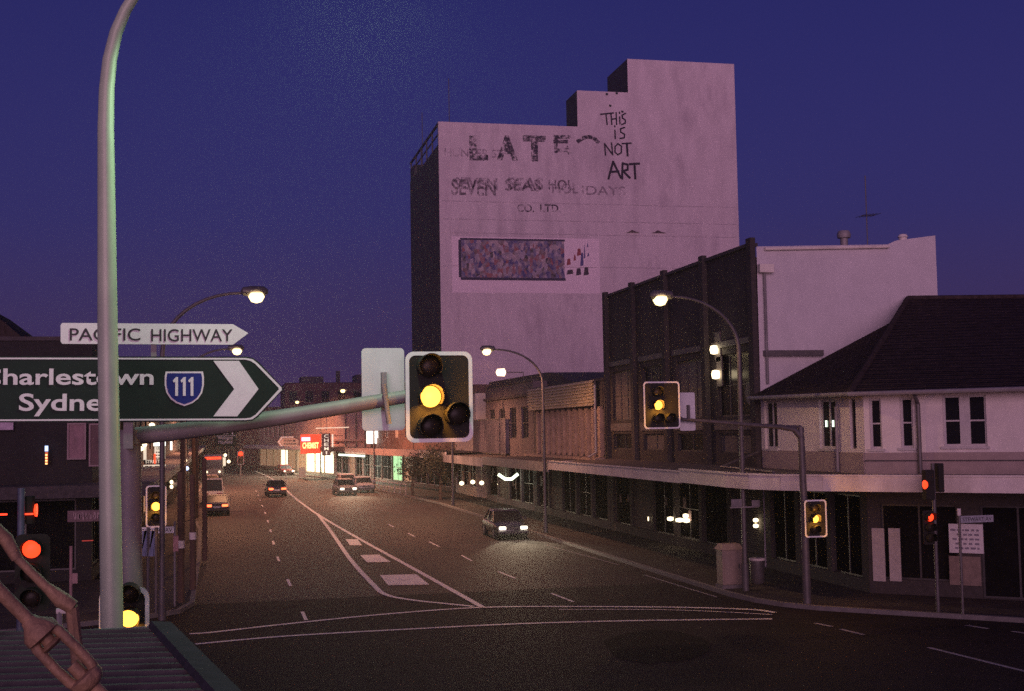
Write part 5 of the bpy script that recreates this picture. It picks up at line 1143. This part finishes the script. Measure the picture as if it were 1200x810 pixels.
    MB().box(-0.80, 0.80, -2.31, -2.2, 0.34, 0.46).build('bumper', M_FRAME_D, t, bevel=0.03); MB().box(-0.80, 0.80, 2.2, 2.31, 0.36, 0.50).build('bumper', M_FRAME_D, t, bevel=0.03)
    MB().box(-0.36, 0.36, -2.29, -2.255, 0.52, 0.66).build('grille', M_FRAME_D, t)
    MB().box(-0.22, 0.22, 2.268, 2.32, 0.56, 0.67).build('number_plate', M_WHITE, t)
    t.location = (x, y, 0.0); t.rotation_euler = (0, 0, rz); ORG[t.name] = Vector((0, 0, 0))
    return t
P_WHITE = paint('white_paint', (0.62, 0.60, 0.58)); P_DARK = paint('dark_blue_paint', (0.02, 0.02, 0.03)); P_RED = paint('dark_red_paint', (0.10, 0.015, 0.015)); P_SILV = paint('silver_paint', (0.36, 0.36, 0.36)); P_GREY = paint('grey_paint', (0.14, 0.13, 0.13))
M_BOFF = mat('unlit_headlamp', (0.35, 0.35, 0.33), 0.2)
make_car('dark oncoming car with blazing headlights passing the second street lamp', 'car', 14.55, 66.5, R(-1), P_DARK, 'sedan', E_HEAD, lights=True, name='oncoming_car', beam=900)
make_car('oncoming car with bright headlights level with the parked white wagon', 'car', 10.9, 118.0, R(4), P_GREY, 'sedan', E_HEAD, lights=True, name='oncoming_car', beam=1500)
make_car('car with red tail lamps driving away beside the painted median line', 'car', 4.75, 119, R(182), P_DARK, 'sedan', M_BOFF, E_TAIL, name='departing_car')
make_car('dark car at the left kerb with red tail lamps and an orange indicator', 'car', -0.35, 94, R(180), P_DARK, 'sedan', M_BOFF, E_TAIL, ind=1, name='queued_car')
make_car('pale roofed van queued ahead of the dark car with the orange indicator', 'van', -0.75, 112, R(180), P_WHITE, 'van', M_BOFF, name='queued_van')
make_car('far car facing us with two round white headlights at the left kerb', 'car', -1.15, 140, 0, P_GREY, 'sedan', E_HEAD, name='waiting_car')
make_car('white station wagon parked facing us behind the pale sedan', 'car', 12.35, 131, R(4), P_WHITE, 'wagon', M_BOFF, name='parked_car', group='cars parked along the right kerb')
make_car('pale sedan parked nearest us at the right kerb before the railing', 'car', 13.0, 122.3, R(4), P_SILV, 'sedan', M_BOFF, name='parked_car', group='cars parked along the right kerb')
make_car('far oncoming car with dim headlights below the arrow sign', 'car', 8.3, 178, R(14), P_RED, 'sedan', E_HEAD, name='oncoming_car')
# bus far up the left lane
bs_ = thing('bus', 'distant bus with lit windscreen and red strip beyond the far car headlights', 'bus', (-1.1, 168, 0)); 
MB().box(-2.35, 0.15, 168, 178, 0.4, 3.0).build('body', P_GREY, bs_, bevel=0.15)
MB().box(-2.2, 0.0, 167.96, 167.99, 1.35, 2.35).build('windscreen', mat('bus_glass', (0.03, 0.03, 0.03), 0.2), bs_)
MB().box(-2.1, -0.1, 167.95, 167.99, 2.55, 2.85).build('destination_strip', E_RED, bs_)
for x in (-1.9, -0.3):
    MB().lathe([(0.14, 0), (0.14, -0.05), (0.02, -0.07)], (x, 167.98, 0.95), 'Y', 12).build('headlight', E_WARM, bs_)
    for y in (170, 176): MB().lathe([(0.25, -0.15), (0.48, -0.14), (0.48, 0.14), (0.25, 0.15)], (x, y, 0.48), 'X', 16).build('wheel', M_RUBBER, bs_)

# ================================================================== STREET FURNITURE, TREES
cb_ = thing('signal_cabinet', 'beige metal signal control cabinet with sloped cap at the foot of the corner lamp', 'cabinet', (17.0, 41.4, 0.13))
cx, cy = 16.85, 41.3
b = MB(); b.box(cx-0.36, cx+0.36, cy-0.28, cy+0.28, 0.25, 1.42); b.build('body', M_BEIGE, cb_, bevel=0.02)
MB().add([(cx-0.42, cy-0.34, 1.423), (cx+0.42, cy-0.34, 1.423), (cx+0.42, cy+0.34, 1.423), (cx-0.42, cy+0.34, 1.423), (cx-0.30, cy-0.20, 1.62), (cx+0.30, cy-0.20, 1.62), (cx+0.30, cy+0.20, 1.62), (cx-0.30, cy+0.20, 1.62)],
         [(3, 2, 1, 0), (4, 5, 6, 7), (0, 1, 5, 4), (1, 2, 6, 5), (2, 3, 7, 6), (3, 0, 4, 7)]).build('cap', M_BEIGE, cb_)
MB().box(cx-0.40, cx+0.40, cy-0.32, cy+0.32, 0.13, 0.248).build('plinth', M_CONC, cb_)
dr_ = MB().box(cx-0.31, cx+0.31, cy-0.30, cy-0.283, 0.32, 1.36).build('door', M_BEIGE, cb_); MB().box(cx+0.20, cx+0.25, cy-0.33, cy-0.303, 0.8, 0.95).build('handle', M_DKPOLE, dr_)
# timber poles along the left kerb
for i, (px, Yp_, h_, lab, cr_) in enumerate(((212, 44.0, 4.4, 'nearest brown timber post on the left footpath beside the street name plate', 0), (226, 47.5, 4.2, 'short brown timber post with a pale band right of the street name plate', 0), (240, 58.0, 4.6, 'slim brown post at the left kerb edge', 0), (227, 72.0, 8.6, 'tall power pole with a cross arm on the left footpath', 1), (231, 88.0, 8.2, 'farther tall power pole with a cross arm on the left footpath', 1), (214, 62.0, 7.6, 'plain tall dark pole on the left footpath before the power poles', 0))):
    q = gnd(px, 510+5.6*1500/Yp_, 0.0); x = atY(px, 640, Yp_).x
    t = thing('power_pole' if cr_ else 'timber_post', lab, 'pole', (x, Yp_, 0.13))
    MB().tube([(x, Yp_, 0.13), (x, Yp_, h_*0.5), (x-0.02, Yp_, h_)], [0.12, 0.11, 0.10], 10).build('shaft', M_RUST, t, smooth=True)
    if cr_:
        MB().box(x-1.1, x+1.1, Yp_-0.14, Yp_-0.05, h_-0.75, h_-0.63).build('crossarm', M_RUST, t)
        for dx in (-0.95, -0.45, 0.45, 0.95): MB().lathe([(0.03, 0), (0.06, 0.04), (0.06, 0.1), (0.02, 0.14)], (x+dx, Yp_-0.1, h_-0.63), 'Z', 8).build('insulator', M_FASCIA, t)
    elif i in (0, 1): MB().tube([(x, Yp_, 1.9), (x, Yp_, 2.15)], 0.125, 10).build('band', M_FASCIA, t)
# shop signs hanging over the left footpath
ls2 = thing('lease_sign', 'stack of pale lit sign boards with LEASE and STREET lettering over the left footpath', 'sign', (-4.0, 80, 3))
Ys = 80.0
def lit(t, l, r_, yb, yt, m_, nm='panel', dy=0.0, Y=Ys):
    a, c = atY(l, yb, Y), atY(r_, yt, Y); return MB().box(a.x, c.x, Y+dy, Y+dy+0.12, a.z, c.z).build(nm, m_, t)
lit(ls2, 180, 194, 523, 513.5, E_WHITE, 'lit_panel'); lit(ls2, 181, 193.5, 538, 523.6, E_CREAM, 'text_panel'); lit(ls2, 168, 171.5, 539, 522, E_CREAM, 'side_panel'); lit(ls2, 168, 194, 550, 544.5, E_CREAM, 'text_panel'); lit(ls2, 169, 191, 543.8, 538.6, M_INK, 'text_panel')
lit(ls2, 180.5, 182.5, 543, 532, E_RED, 'red_strip', -0.14)
def ltxt(s_, l, r_, base, cap, m_, t=ls2, Y=Ys): a = atY(l, base, Y-0.02); c = atY(r_, base, Y-0.02); text('lettering', s_, m_, t, a, Vector((c.x, a.y, a.z)), cap, bold=0.01)
ltxt('LEASE', 183.5, 193, 526.8, 0.16, M_INK); ltxt('STREET', 170.5, 187.5, 543, 0.2, E_CREAM)
b = MB(); random.seed(5)
for yy_ in (530, 533.5, 536.8):
    x = 182.5
    while x < 192: wd = random.uniform(1, 2.2); q0, q1 = atY(x, yy_+0.8, Ys), atY(min(193, x+wd), yy_-0.6, Ys); b.box(q0.x, q1.x, Ys-0.02, Ys-0.004, q0.z, q1.z); x += wd+0.8
for x, wd in ((170, 4), (175, 3), (181.5, 5), (187.5, 4)): q0, q1 = atY(x, 549, Ys), atY(x+wd, 546, Ys); b.box(q0.x, q1.x, Ys-0.02, Ys-0.004, q0.z, q1.z)
b.build('small_lettering', M_INK, ls2)
a = atY(168, 540, Ys); MB().tube([(LX, Ys+0.2, a.z), (atY(194, 540, Ys).x, Ys+0.2, a.z)], 0.05, 6).build('bracket', M_DKPOLE, ls2)
for px, py in ((169.5, 521), (165.5, 526)): MB().lathe([(0.02, -0.14), (0.12, -0.08), (0.14, 0), (0.12, 0.08), (0.02, 0.14)], atY(px, py, Ys), 'Z').build('lamp', E_WARM, ls2, smooth=True)
v2 = thing('tube_light', 'short vertical white tube light right of the stacked lit signs', 'lamp', (-3, 84, 4)); lit(v2, 199.5, 201.8, 527.5, 517.5, E_WHITE, 'tube', Y=84.0); lit(v2, 198.6, 199.4, 528, 517, M_DKPOLE, 'bracket', Y=84.0)
for i, (px, y0, y1, lab) in enumerate(((201, 565, 570.5, 'twin small white lamps under the left awnings above the nearest amber signal'),)):
    t = thing('hanging_lamp', lab, 'lamp', atY(px, 568, 70))
    for y in (y0, y1): MB().lathe([(0.02, -0.1), (0.07, -0.07), (0.09, 0), (0.07, 0.07), (0.02, 0.1)], atY(px, y, 70), 'Z').build('globe', E_WARM, t, smooth=True)
    lit(t, 202.5, 212, 568, 565.5, M_FRAME, 'plate', Y=70.0)
sl = thing('shop_lamp', 'single small warm lamp glowing high on the left above the mast arm', 'lamp', atY(178, 498, 90)); MB().lathe([(0.02, -0.2), (0.12, -0.12), (0.15, 0), (0.12, 0.12), (0.02, 0.2)], atY(178, 498, 90), 'X').build('lens', E_WARM, sl, smooth=True); MB().tube([atY(178, 498, 90)+Vector((0, 0.1, 0)), Vector((LX, 90.2, atY(178, 498, 90).z+0.1))], 0.03, 6).build('bracket', M_DKPOLE, sl)
for (px, py, Yl, m_, lab, rad) in ((217, 540, 100, E_WARM, 'single warm lamp hanging beside the tall power poles on the left', 0.14), (219, 549, 100, E_BLUESIGN, 'pale blue lamp just below the warm one by the power poles', 0.16), (258, 541, 190, E_WARM, 'far small lamp right of the bus', 0.26), (268, 541, 190, E_WARM, 'far small lamp left of the red signal post', 0.26), (264, 533.5, 190, E_WARM, 'highest of the far small lamps left of the red signal', 0.24)):
    q = atY(px, py, Yl); t = thing('hanging_lamp', lab, 'lamp', q)
    MB().lathe([(0.02, -rad), (rad*0.8, -rad*0.6), (rad, 0), (rad*0.8, rad*0.6), (0.02, rad)], q, 'Z', 10).build('globe', m_, t, smooth=True)
    MB().tube([q+Vector((0, 0.1, 0)), q+Vector((0, 0.1, 1.6))], 0.03, 6).build('cord', M_DKPOLE, t)
ds_ = thing('lit_doorway', 'tall bright pale lit doorway sign between the far lamps beyond the bus', 'sign', atY(262, 548, 200)); lit(ds_, 260, 264.5, 546, 536, E_CREAM, 'lit_panel', Y=200.0); lit(ds_, 259.4, 265, 547, 546.1, M_DKPOLE, 'base', Y=200.0)
# lit and painted things on the dark left corner
nv = thing('neon_sign', 'narrow vertical neon sign, blue above red, on the dark corner shop', 'neon sign', (-9, 51.8, 4))
lit(nv, 52.5, 56, 529, 522.5, E_BLUESIGN, 'blue_section', Y=51.6); lit(nv, 52.8, 55.8, 544.5, 529.6, E_TAIL if False else emit('dull_red_lit', (0.9, 0.2, 0.08), 0.55), 'red_section', Y=51.6)
for k in range(4): y = 532+k*3.4; a = atY(53.2, y+2.2, 51.58); c = atY(55.4, y, 51.58); b = MB(); zz_ = (a.z+c.z)/2; b.box(a.x, c.x, 51.57, 51.595, zz_-0.03, zz_+0.02); b.build('yellow_stroke', E_NEONTXT, nv)
for i, (l, r_, yb, yt, c_, lab) in enumerate(((80.5, 99, 537, 497.5, (0.24, 0.13, 0.15), 'framed dull pink poster panel on the dark corner shop nearer the neon sign'), (106, 124, 545, 498, (0.10, 0.045, 0.05), 'framed dark red poster panel half behind the tall pale pole'))):
    t = thing('poster', lab, 'poster', (atY(l, 520, 51.9).x, 51.9, 4)); lit(t, l, r_, yb, yt, mat('poster_%d' % i, c_, 0.6, var=0.4, scale=3), 'panel', Y=51.85)
    a, c = atY(l, yb, 51.83), atY(r_, yt, 51.83); MB().ring([(a.x-0.06, a.z-0.06), (c.x+0.06, a.z-0.06), (c.x+0.06, c.z+0.06), (a.x-0.06, c.z+0.06)], [(a.x, a.z), (c.x, a.z), (c.x, c.z), (a.x, c.z)], (0, 51.84, 0), (1, 0, 0), (0, 0, 1), (0, -1, 0), 0.04).build('frame', mat('poster_frame', (0.25, 0.16, 0.17), 0.5), t)
wpn = thing('white_panel', 'pale mauve wall panel at the left picture edge under the green sign', 'sign', (-13, 51.9, 4)); lit(wpn, -30, 15.5, 504.5, 495, mat('mauve_panel', (0.45, 0.36, 0.45), 0.7), 'panel', Y=51.85); lit(wpn, -30, 16.2, 505.6, 504.7, M_FRAME_D, 'rail', Y=51.85)
bn = thing('awning_sign', 'long dim sign with blurred pale lettering on the dark corner awning', 'sign', (-6, 49, 3)); lit(bn, 79, 126, 612, 597.5, mat('dim_banner', (0.16, 0.10, 0.11), 0.7, var=0.3), 'board', Y=48.9)
b = MB(); random.seed(8); x = 86
while x < 117:
    for _ in range(2): wd = random.uniform(1.2, 3.4); q0, q1 = atY(x, 609.5-random.uniform(0, 4), 48.88), atY(x+wd, 600+random.uniform(0, 4), 48.88); b.box(q0.x, q1.x, 48.86, 48.89, min(q0.z, q1.z), max(q0.z, q1.z)); x += wd*0.6
    x += 2.0
b.build('lettering', mat('dim_letters', (0.32, 0.23, 0.24), 0.7), bn)
lit(bn, 96, 109, 634.5, 633.2, emit('dull_red_strip', (0.9, 0.08, 0.05), 0.3), 'red_strip', Y=49.5)
wpst = thing('marker_post', 'thin pale reddish post with a small flange on the left footpath', 'post', atY(83, 700, 30)); q0, q1 = atY(83, 700, 30), atY(83, 640, 30)
MB().tube([(q0.x, 30, 0.0), (q0.x, 30, q1.z)], 0.035, 8).build('post', mat('pale_red_post', (0.34, 0.19, 0.19), 0.6), wpst)
MB().box(q0.x+0.02, q0.x+0.14, 29.98, 30.02, atY(83, 684, 30).z, atY(83, 672, 30).z).build('flange', mat('pale_red_post', (0.34, 0.19, 0.19)), wpst)
bp = thing('blue_panel', 'pair of slim blue grey vertical panels standing below the far left amber signal', 'sign', (-2.6, 39, 0.13))
for l, r_ in ((166.5, 172.5), (175.5, 181.5)):
    a, c = atY(l, 652, 39.5), atY(r_, 622, 39.5); MB().add([(a.x-0.04, 39.5, a.z), (a.x+0.10, 39.42, a.z), (a.x+0.14, 39.5, c.z), (a.x+0.06, 39.5, c.z)], [(0, 1, 2, 3)]).box(a.x+0.0, c.x, 39.5, 39.55, a.z, c.z).build('panel', mat('blue_grey_panel', (0.17, 0.20, 0.30), 0.5, var=0.3, scale=6), bp)
q = atY(173.8, 640, 39.6); MB().tube([(q.x, 39.6, 0.13), (q.x, 39.6, atY(174, 618, 39.6).z)], 0.05, 8).build('post', M_DKPOLE, bp)
# railing and sandwich boards near the chemist
for i in range(7):
    pass
rl_ = thing('railing', 'low pale kerb railing before the lit green shop entrance', 'railing', (14.6, 118, 0.13))
ra0, ra1 = Vector((14.2, 127, 0)), Vector((15.7, 112, 0))
for z in (0.55, 1.0): MB().tube([ra0+Vector((0, 0, z)), ra1+Vector((0, 0, z))], 0.03, 6).build('rail', M_FRAME, rl_)
for k in range(8): q = ra0.lerp(ra1, k/7); MB().tube([q+Vector((0, 0, 0.12)), q+Vector((0, 0, 1.0))], 0.03, 6).build('post', M_FRAME, rl_)
ab = thing('sandwich_board', 'pale sandwich board outside the bright chemist shop', 'sign', (11.2, 166, 0.13)); a, c = atY(350.5, 556, 164), atY(358, 548, 164)
MB().add([(a.x, 164, 0.13), (c.x, 164, 0.13), (c.x, 164.25, c.z), (a.x, 164.25, c.z)], [(0, 1, 2, 3)]).build('front_leaf', mat('cream_board', (0.55, 0.5, 0.36), 0.6), ab); MB().add([(a.x, 164.55, 0.13), (c.x, 164.55, 0.13), (c.x, 164.28, c.z), (a.x, 164.28, c.z)], [(0, 1, 2, 3)]).build('rear_leaf', M_FRAME_D, ab)
# TV aerial, ventilator and dish on the pale walled building
ae = thing('tv_aerial', 'thin television aerial on the roof of the pale walled brick building', 'aerial', (27, 50, 12.3)); q = atY(1015, 240, 52)
MB().tube([(q.x, 52, 12.2), (q.x, 52, atY(1015, 206, 52).z)], 0.025, 6).build('mast', M_DKPOLE, ae); a = atY(1009, 253, 52); c = atY(1026, 252, 52); MB().tube([a, c], 0.02, 6).build('boom', M_DKPOLE, ae)
for k in range(5): p = a.lerp(c, k/4); MB().tube([p+Vector((0, -0.5, 0)), p+Vector((0, 0.5, 0))], 0.012, 5).build('element', M_DKPOLE, ae)
ve = thing('roof_ventilator', 'round metal roof ventilator on the pale walled building', 'ventilator', (26, 49, 12.3)); q = atY(989, 279, 49)
MB().tube([(q.x, 49, 12.2), (q.x, 49, q.z)], 0.16, 12).build('neck', M_GALV, ve, smooth=True); MB().lathe([(0.14, -0.02), (0.27, 0.0), (0.29, 0.14), (0.25, 0.26), (0.22, 0.30)], q, 'Z', 16).build('cowl', M_GALV, ve, smooth=True)
dh = thing('roof_vent', 'small pale hooded vent near the right end of the pale wall top', 'vent', (29, 48, 13)); q = atY(1058, 279, 48); MB().lathe([(0.16, -0.7), (0.17, 0), (0.22, 0.03), (0.16, 0.14), (0.03, 0.18)], q, 'Z', 12).build('hood', M_FASCIA, dh, smooth=True)
# street trees
def tree(label, x, y, h, cr_, cz, n=900, seed=1, lean=0.0):
    random.seed(seed)
    t = thing('street_tree', label, 'tree', (x, y, 0.13), 'small street trees')
    b = MB(); b.tube([(x, y, 0.1), (x+lean*0.3, y, h*0.25), (x+lean*0.5, y, h*0.45)], [0.14, 0.11, 0.09], 8)
    ends = []
    for k in range(7):
        a = 2*math.pi*k/7+random.uniform(-0.3, 0.3); r_ = cr_*random.uniform(0.5, 0.85); e_ = (x+lean*0.6+r_*math.cos(a), y+r_*math.sin(a), cz+random.uniform(-0.4, 0.9)*cr_*0.7)
        b.tube([(x+lean*0.5, y, h*0.43), ((x+e_[0])/2, (y+e_[1])/2, (h*0.45+e_[2])/2+0.15), e_], [0.07, 0.045, 0.02], 6); ends.append(e_)
    b.build('trunk', M_BARK, t, smooth=True)
    lf = MB(); clumps = ends + [(x+random.uniform(-1, 1)*cr_*0.7, y+random.uniform(-1, 1)*cr_*0.7, cz+random.uniform(-0.7, 0.8)*cr_) for _ in range(10)]
    for k in range(n):
        c = Vector(random.choice(clumps)); d = Vector((random.gauss(0, 1), random.gauss(0, 1), random.gauss(0, 0.8)))*0.28*cr_; p = c+d
        u = Vector((random.gauss(0, 1), random.gauss(0, 1), random.gauss(0, 1))).normalized(); v = u.orthogonal().normalized(); s = random.uniform(0.07, 0.14)
        lf.quad(p-u*s, p+v*s*0.6, p+u*s, p-v*s*0.6)
    lf.build('crown', M_LEAF, t)
tree('dark bushy street tree standing below the overhead signal board', 16.95, 101, 4.6, 1.5, 3.0, 1800, 2)
tree('small dark street tree just left of the bushy one below the board', 16.0, 110, 4.0, 1.2, 2.5, 1100, 4)
# ================================================================== NEAR LEFT AWNING AND TIE RODS
AZ_ = 4.3
far_l, far_r = gnd(-40, 727, AZ_), gnd(204, 739, AZ_); near_r = gnd(290, 826, AZ_)
e_dir = (near_r-far_r).normalized(); near_r = far_r + e_dir*8.0; near_l = Vector((-12, near_r.y, AZ_)); far_l = Vector((-12, far_l.y+0.8, AZ_))
na = thing('awning', 'near blue grey ribbed metal awning roof filling the bottom left corner', 'awning', (far_r.x, far_r.y, AZ_))
b = MB(); n_r = 40
def fr_(s): return far_r + (near_r-far_r)*s
def fl_(s): return far_l + (near_l-far_l)*s
prev = None; pitch_n = n_r
for k in range(n_r):
    s0 = k/n_r; d_ = 1.0/n_r
    for (sa_, sb_, za, zb) in ((0, 0.42, 0, 0), (0.42, 0.58, 0, 0.035), (0.58, 0.80, 0.035, 0.035), (0.80, 1.0, 0.035, 0)):
        A = fr_(s0+sa_*d_); B = fr_(s0+sb_*d_); C = fl_(s0+sb_*d_); D = fl_(s0+sa_*d_)
        b.quad((A.x, A.y, AZ_+za), (B.x, B.y, AZ_+zb), (C.x, C.y, AZ_+zb+0.1), (D.x, D.y, AZ_+za+0.1))
b.build('roof_sheet', M_ROOFMETAL, na)
b = MB(); sd_ = Vector((-e_dir.y, e_dir.x, 0))
pr = [(0.0, -0.25), (0.0, 0.06), (0.13, 0.075), (0.15, 0.04)]
sgn = -1 if sd_.x > 0 else 1
for (p, q) in zip(pr[:-1], pr[1:]):
    P0, P1 = far_r+sd_*(p[0]*sgn-0.02), near_r+sd_*(p[0]*sgn-0.02); Q0, Q1 = far_r+sd_*(q[0]*sgn-0.02), near_r+sd_*(q[0]*sgn-0.02)
    b.quad((P0.x, P0.y, AZ_+p[1]), (P1.x, P1.y, AZ_+p[1]), (Q1.x, Q1.y, AZ_+q[1]), (Q0.x, Q0.y, AZ_+q[1]))
b.build('edge_flashing', mat('grey_flashing', (0.055, 0.044, 0.058), 0.85, 0.0, spec=0.1, var=0.3), na)
MB().box(far_l.x, far_r.x, far_r.y+0.02, far_r.y+0.05, AZ_-0.3, AZ_+0.03).build('end_fascia', M_FASCIA_D, na)
MB().quad((-12, far_r.y, AZ_-0.28), (far_r.x, far_r.y, AZ_-0.28), (near_r.x, near_r.y, AZ_-0.28), (-12, near_r.y, AZ_-0.28)).build('soffit', M_SOFFIT, na)
def tie_rod(label, P, Q, tb, rr_, big=1.0):
    """P upper end, Q lower end; tb = (start, end) fractions of the open turnbuckle body"""
    P, Q = Vector(P), Vector(Q); d = (Q-P).normalized(); L = (Q-P).length
    t = thing('tie_rod', label, 'tie rod', Q)
    side = d.cross(Vector((0, 1, 0))).normalized()
    a, c = P+d*L*tb[0], P+d*L*tb[1]; bl = (c-a).length; w_ = 0.027*big
    MB().tube([P, a+d*bl*0.36], rr_, 12).build('rod', M_IRON, t, smooth=True); MB().tube([c-d*bl*0.33, Q], rr_, 12).build('rod', M_IRON, t, smooth=True)
    MB().tube([a, a+d*0.012, a+d*bl*0.16, a+d*bl*0.24, a+d*bl*0.26], [rr_*1.15, rr_*1.35, w_*1.30, w_*1.32, w_*0.9], 14).build('turnbuckle_collar', M_IRON, t, smooth=True)
    MB().tube([c-d*bl*0.17, c-d*bl*0.15, c-d*bl*0.08, c-d*bl*0.02, c], [w_*0.9, w_*1.30, w_*1.28, w_*0.95, rr_*1.2], 14).build('turnbuckle_collar', M_IRON, t, smooth=True)
    MB().tube([a+d*bl*0.33, a+d*bl*0.37, a+d*bl*0.40], [rr_*1.1, rr_*1.7, rr_*1.1], 12).build('rod_end', M_IRON, t, smooth=True)
    for s in (-1, 1):
        MB().tube([a+d*bl*0.20+side*s*w_*0.72, a+d*bl*0.3+side*s*w_*0.98, a+d*bl*0.6+side*s*w_*1.04, c-d*bl*0.2+side*s*w_*0.98, c-d*bl*0.12+side*s*w_*0.78], [w_*0.42, w_*0.40, w_*0.38, w_*0.40, w_*0.42], 10).build('turnbuckle_bar', M_IRON, t, smooth=True)
    return t
P = atY(-60, 632, 3.35); Q = atY(190, 886, 3.35); tie_rod('near rusty tie rod with a large open turnbuckle crossing the awning corner', P, Q, (0.365, 0.675), 0.017, 1.25)
P = atY(-60, 570, 6.4); Q = atY(90, 716, 6.4)
t2 = thing('tie_rod', 'thinner awning tie rod sloping down behind the near turnbuckle', 'tie rod', Q); MB().tube([P, atY(8, 633, 6.4), atY(20, 655, 6.4)], [0.034, 0.034, 0.026], 10).build('sleeve', M_IRON, t2, smooth=True)
MB().tube([atY(18, 652, 6.4), atY(60, 694, 6.4)], [0.02, 0.024], 10).build('rod', M_IRON, t2, smooth=True); MB().tube([atY(55, 688, 6.4), atY(72, 703, 6.4), atY(86, 712, 6.4)], [0.024, 0.04, 0.034], 10).build('eye_end', M_IRON, t2, smooth=True)
MB().tube([atY(84, 711, 6.4), (atY(95, 740, 6.4).x, 6.5, AZ_+0.02)], 0.03, 8).build('anchor', M_IRON, t2, smooth=True)
q0, q1 = atY(66, 729, far_r.y+0.1), atY(86, 728, far_r.y+0.1); pl_ = thing('conduit', 'short pale conduit lying along the far edge of the near awning', 'conduit', q0)
MB().tube([(q0.x, q0.y, AZ_+0.15), (q1.x, q1.y, AZ_+0.15)], 0.02, 8).build('pipe', M_FASCIA, pl_); MB().tube([(q0.x+0.02, q0.y, AZ_), (q0.x+0.02, q0.y, AZ_+0.15)], 0.02, 6).build('clip', M_GALV, pl_)
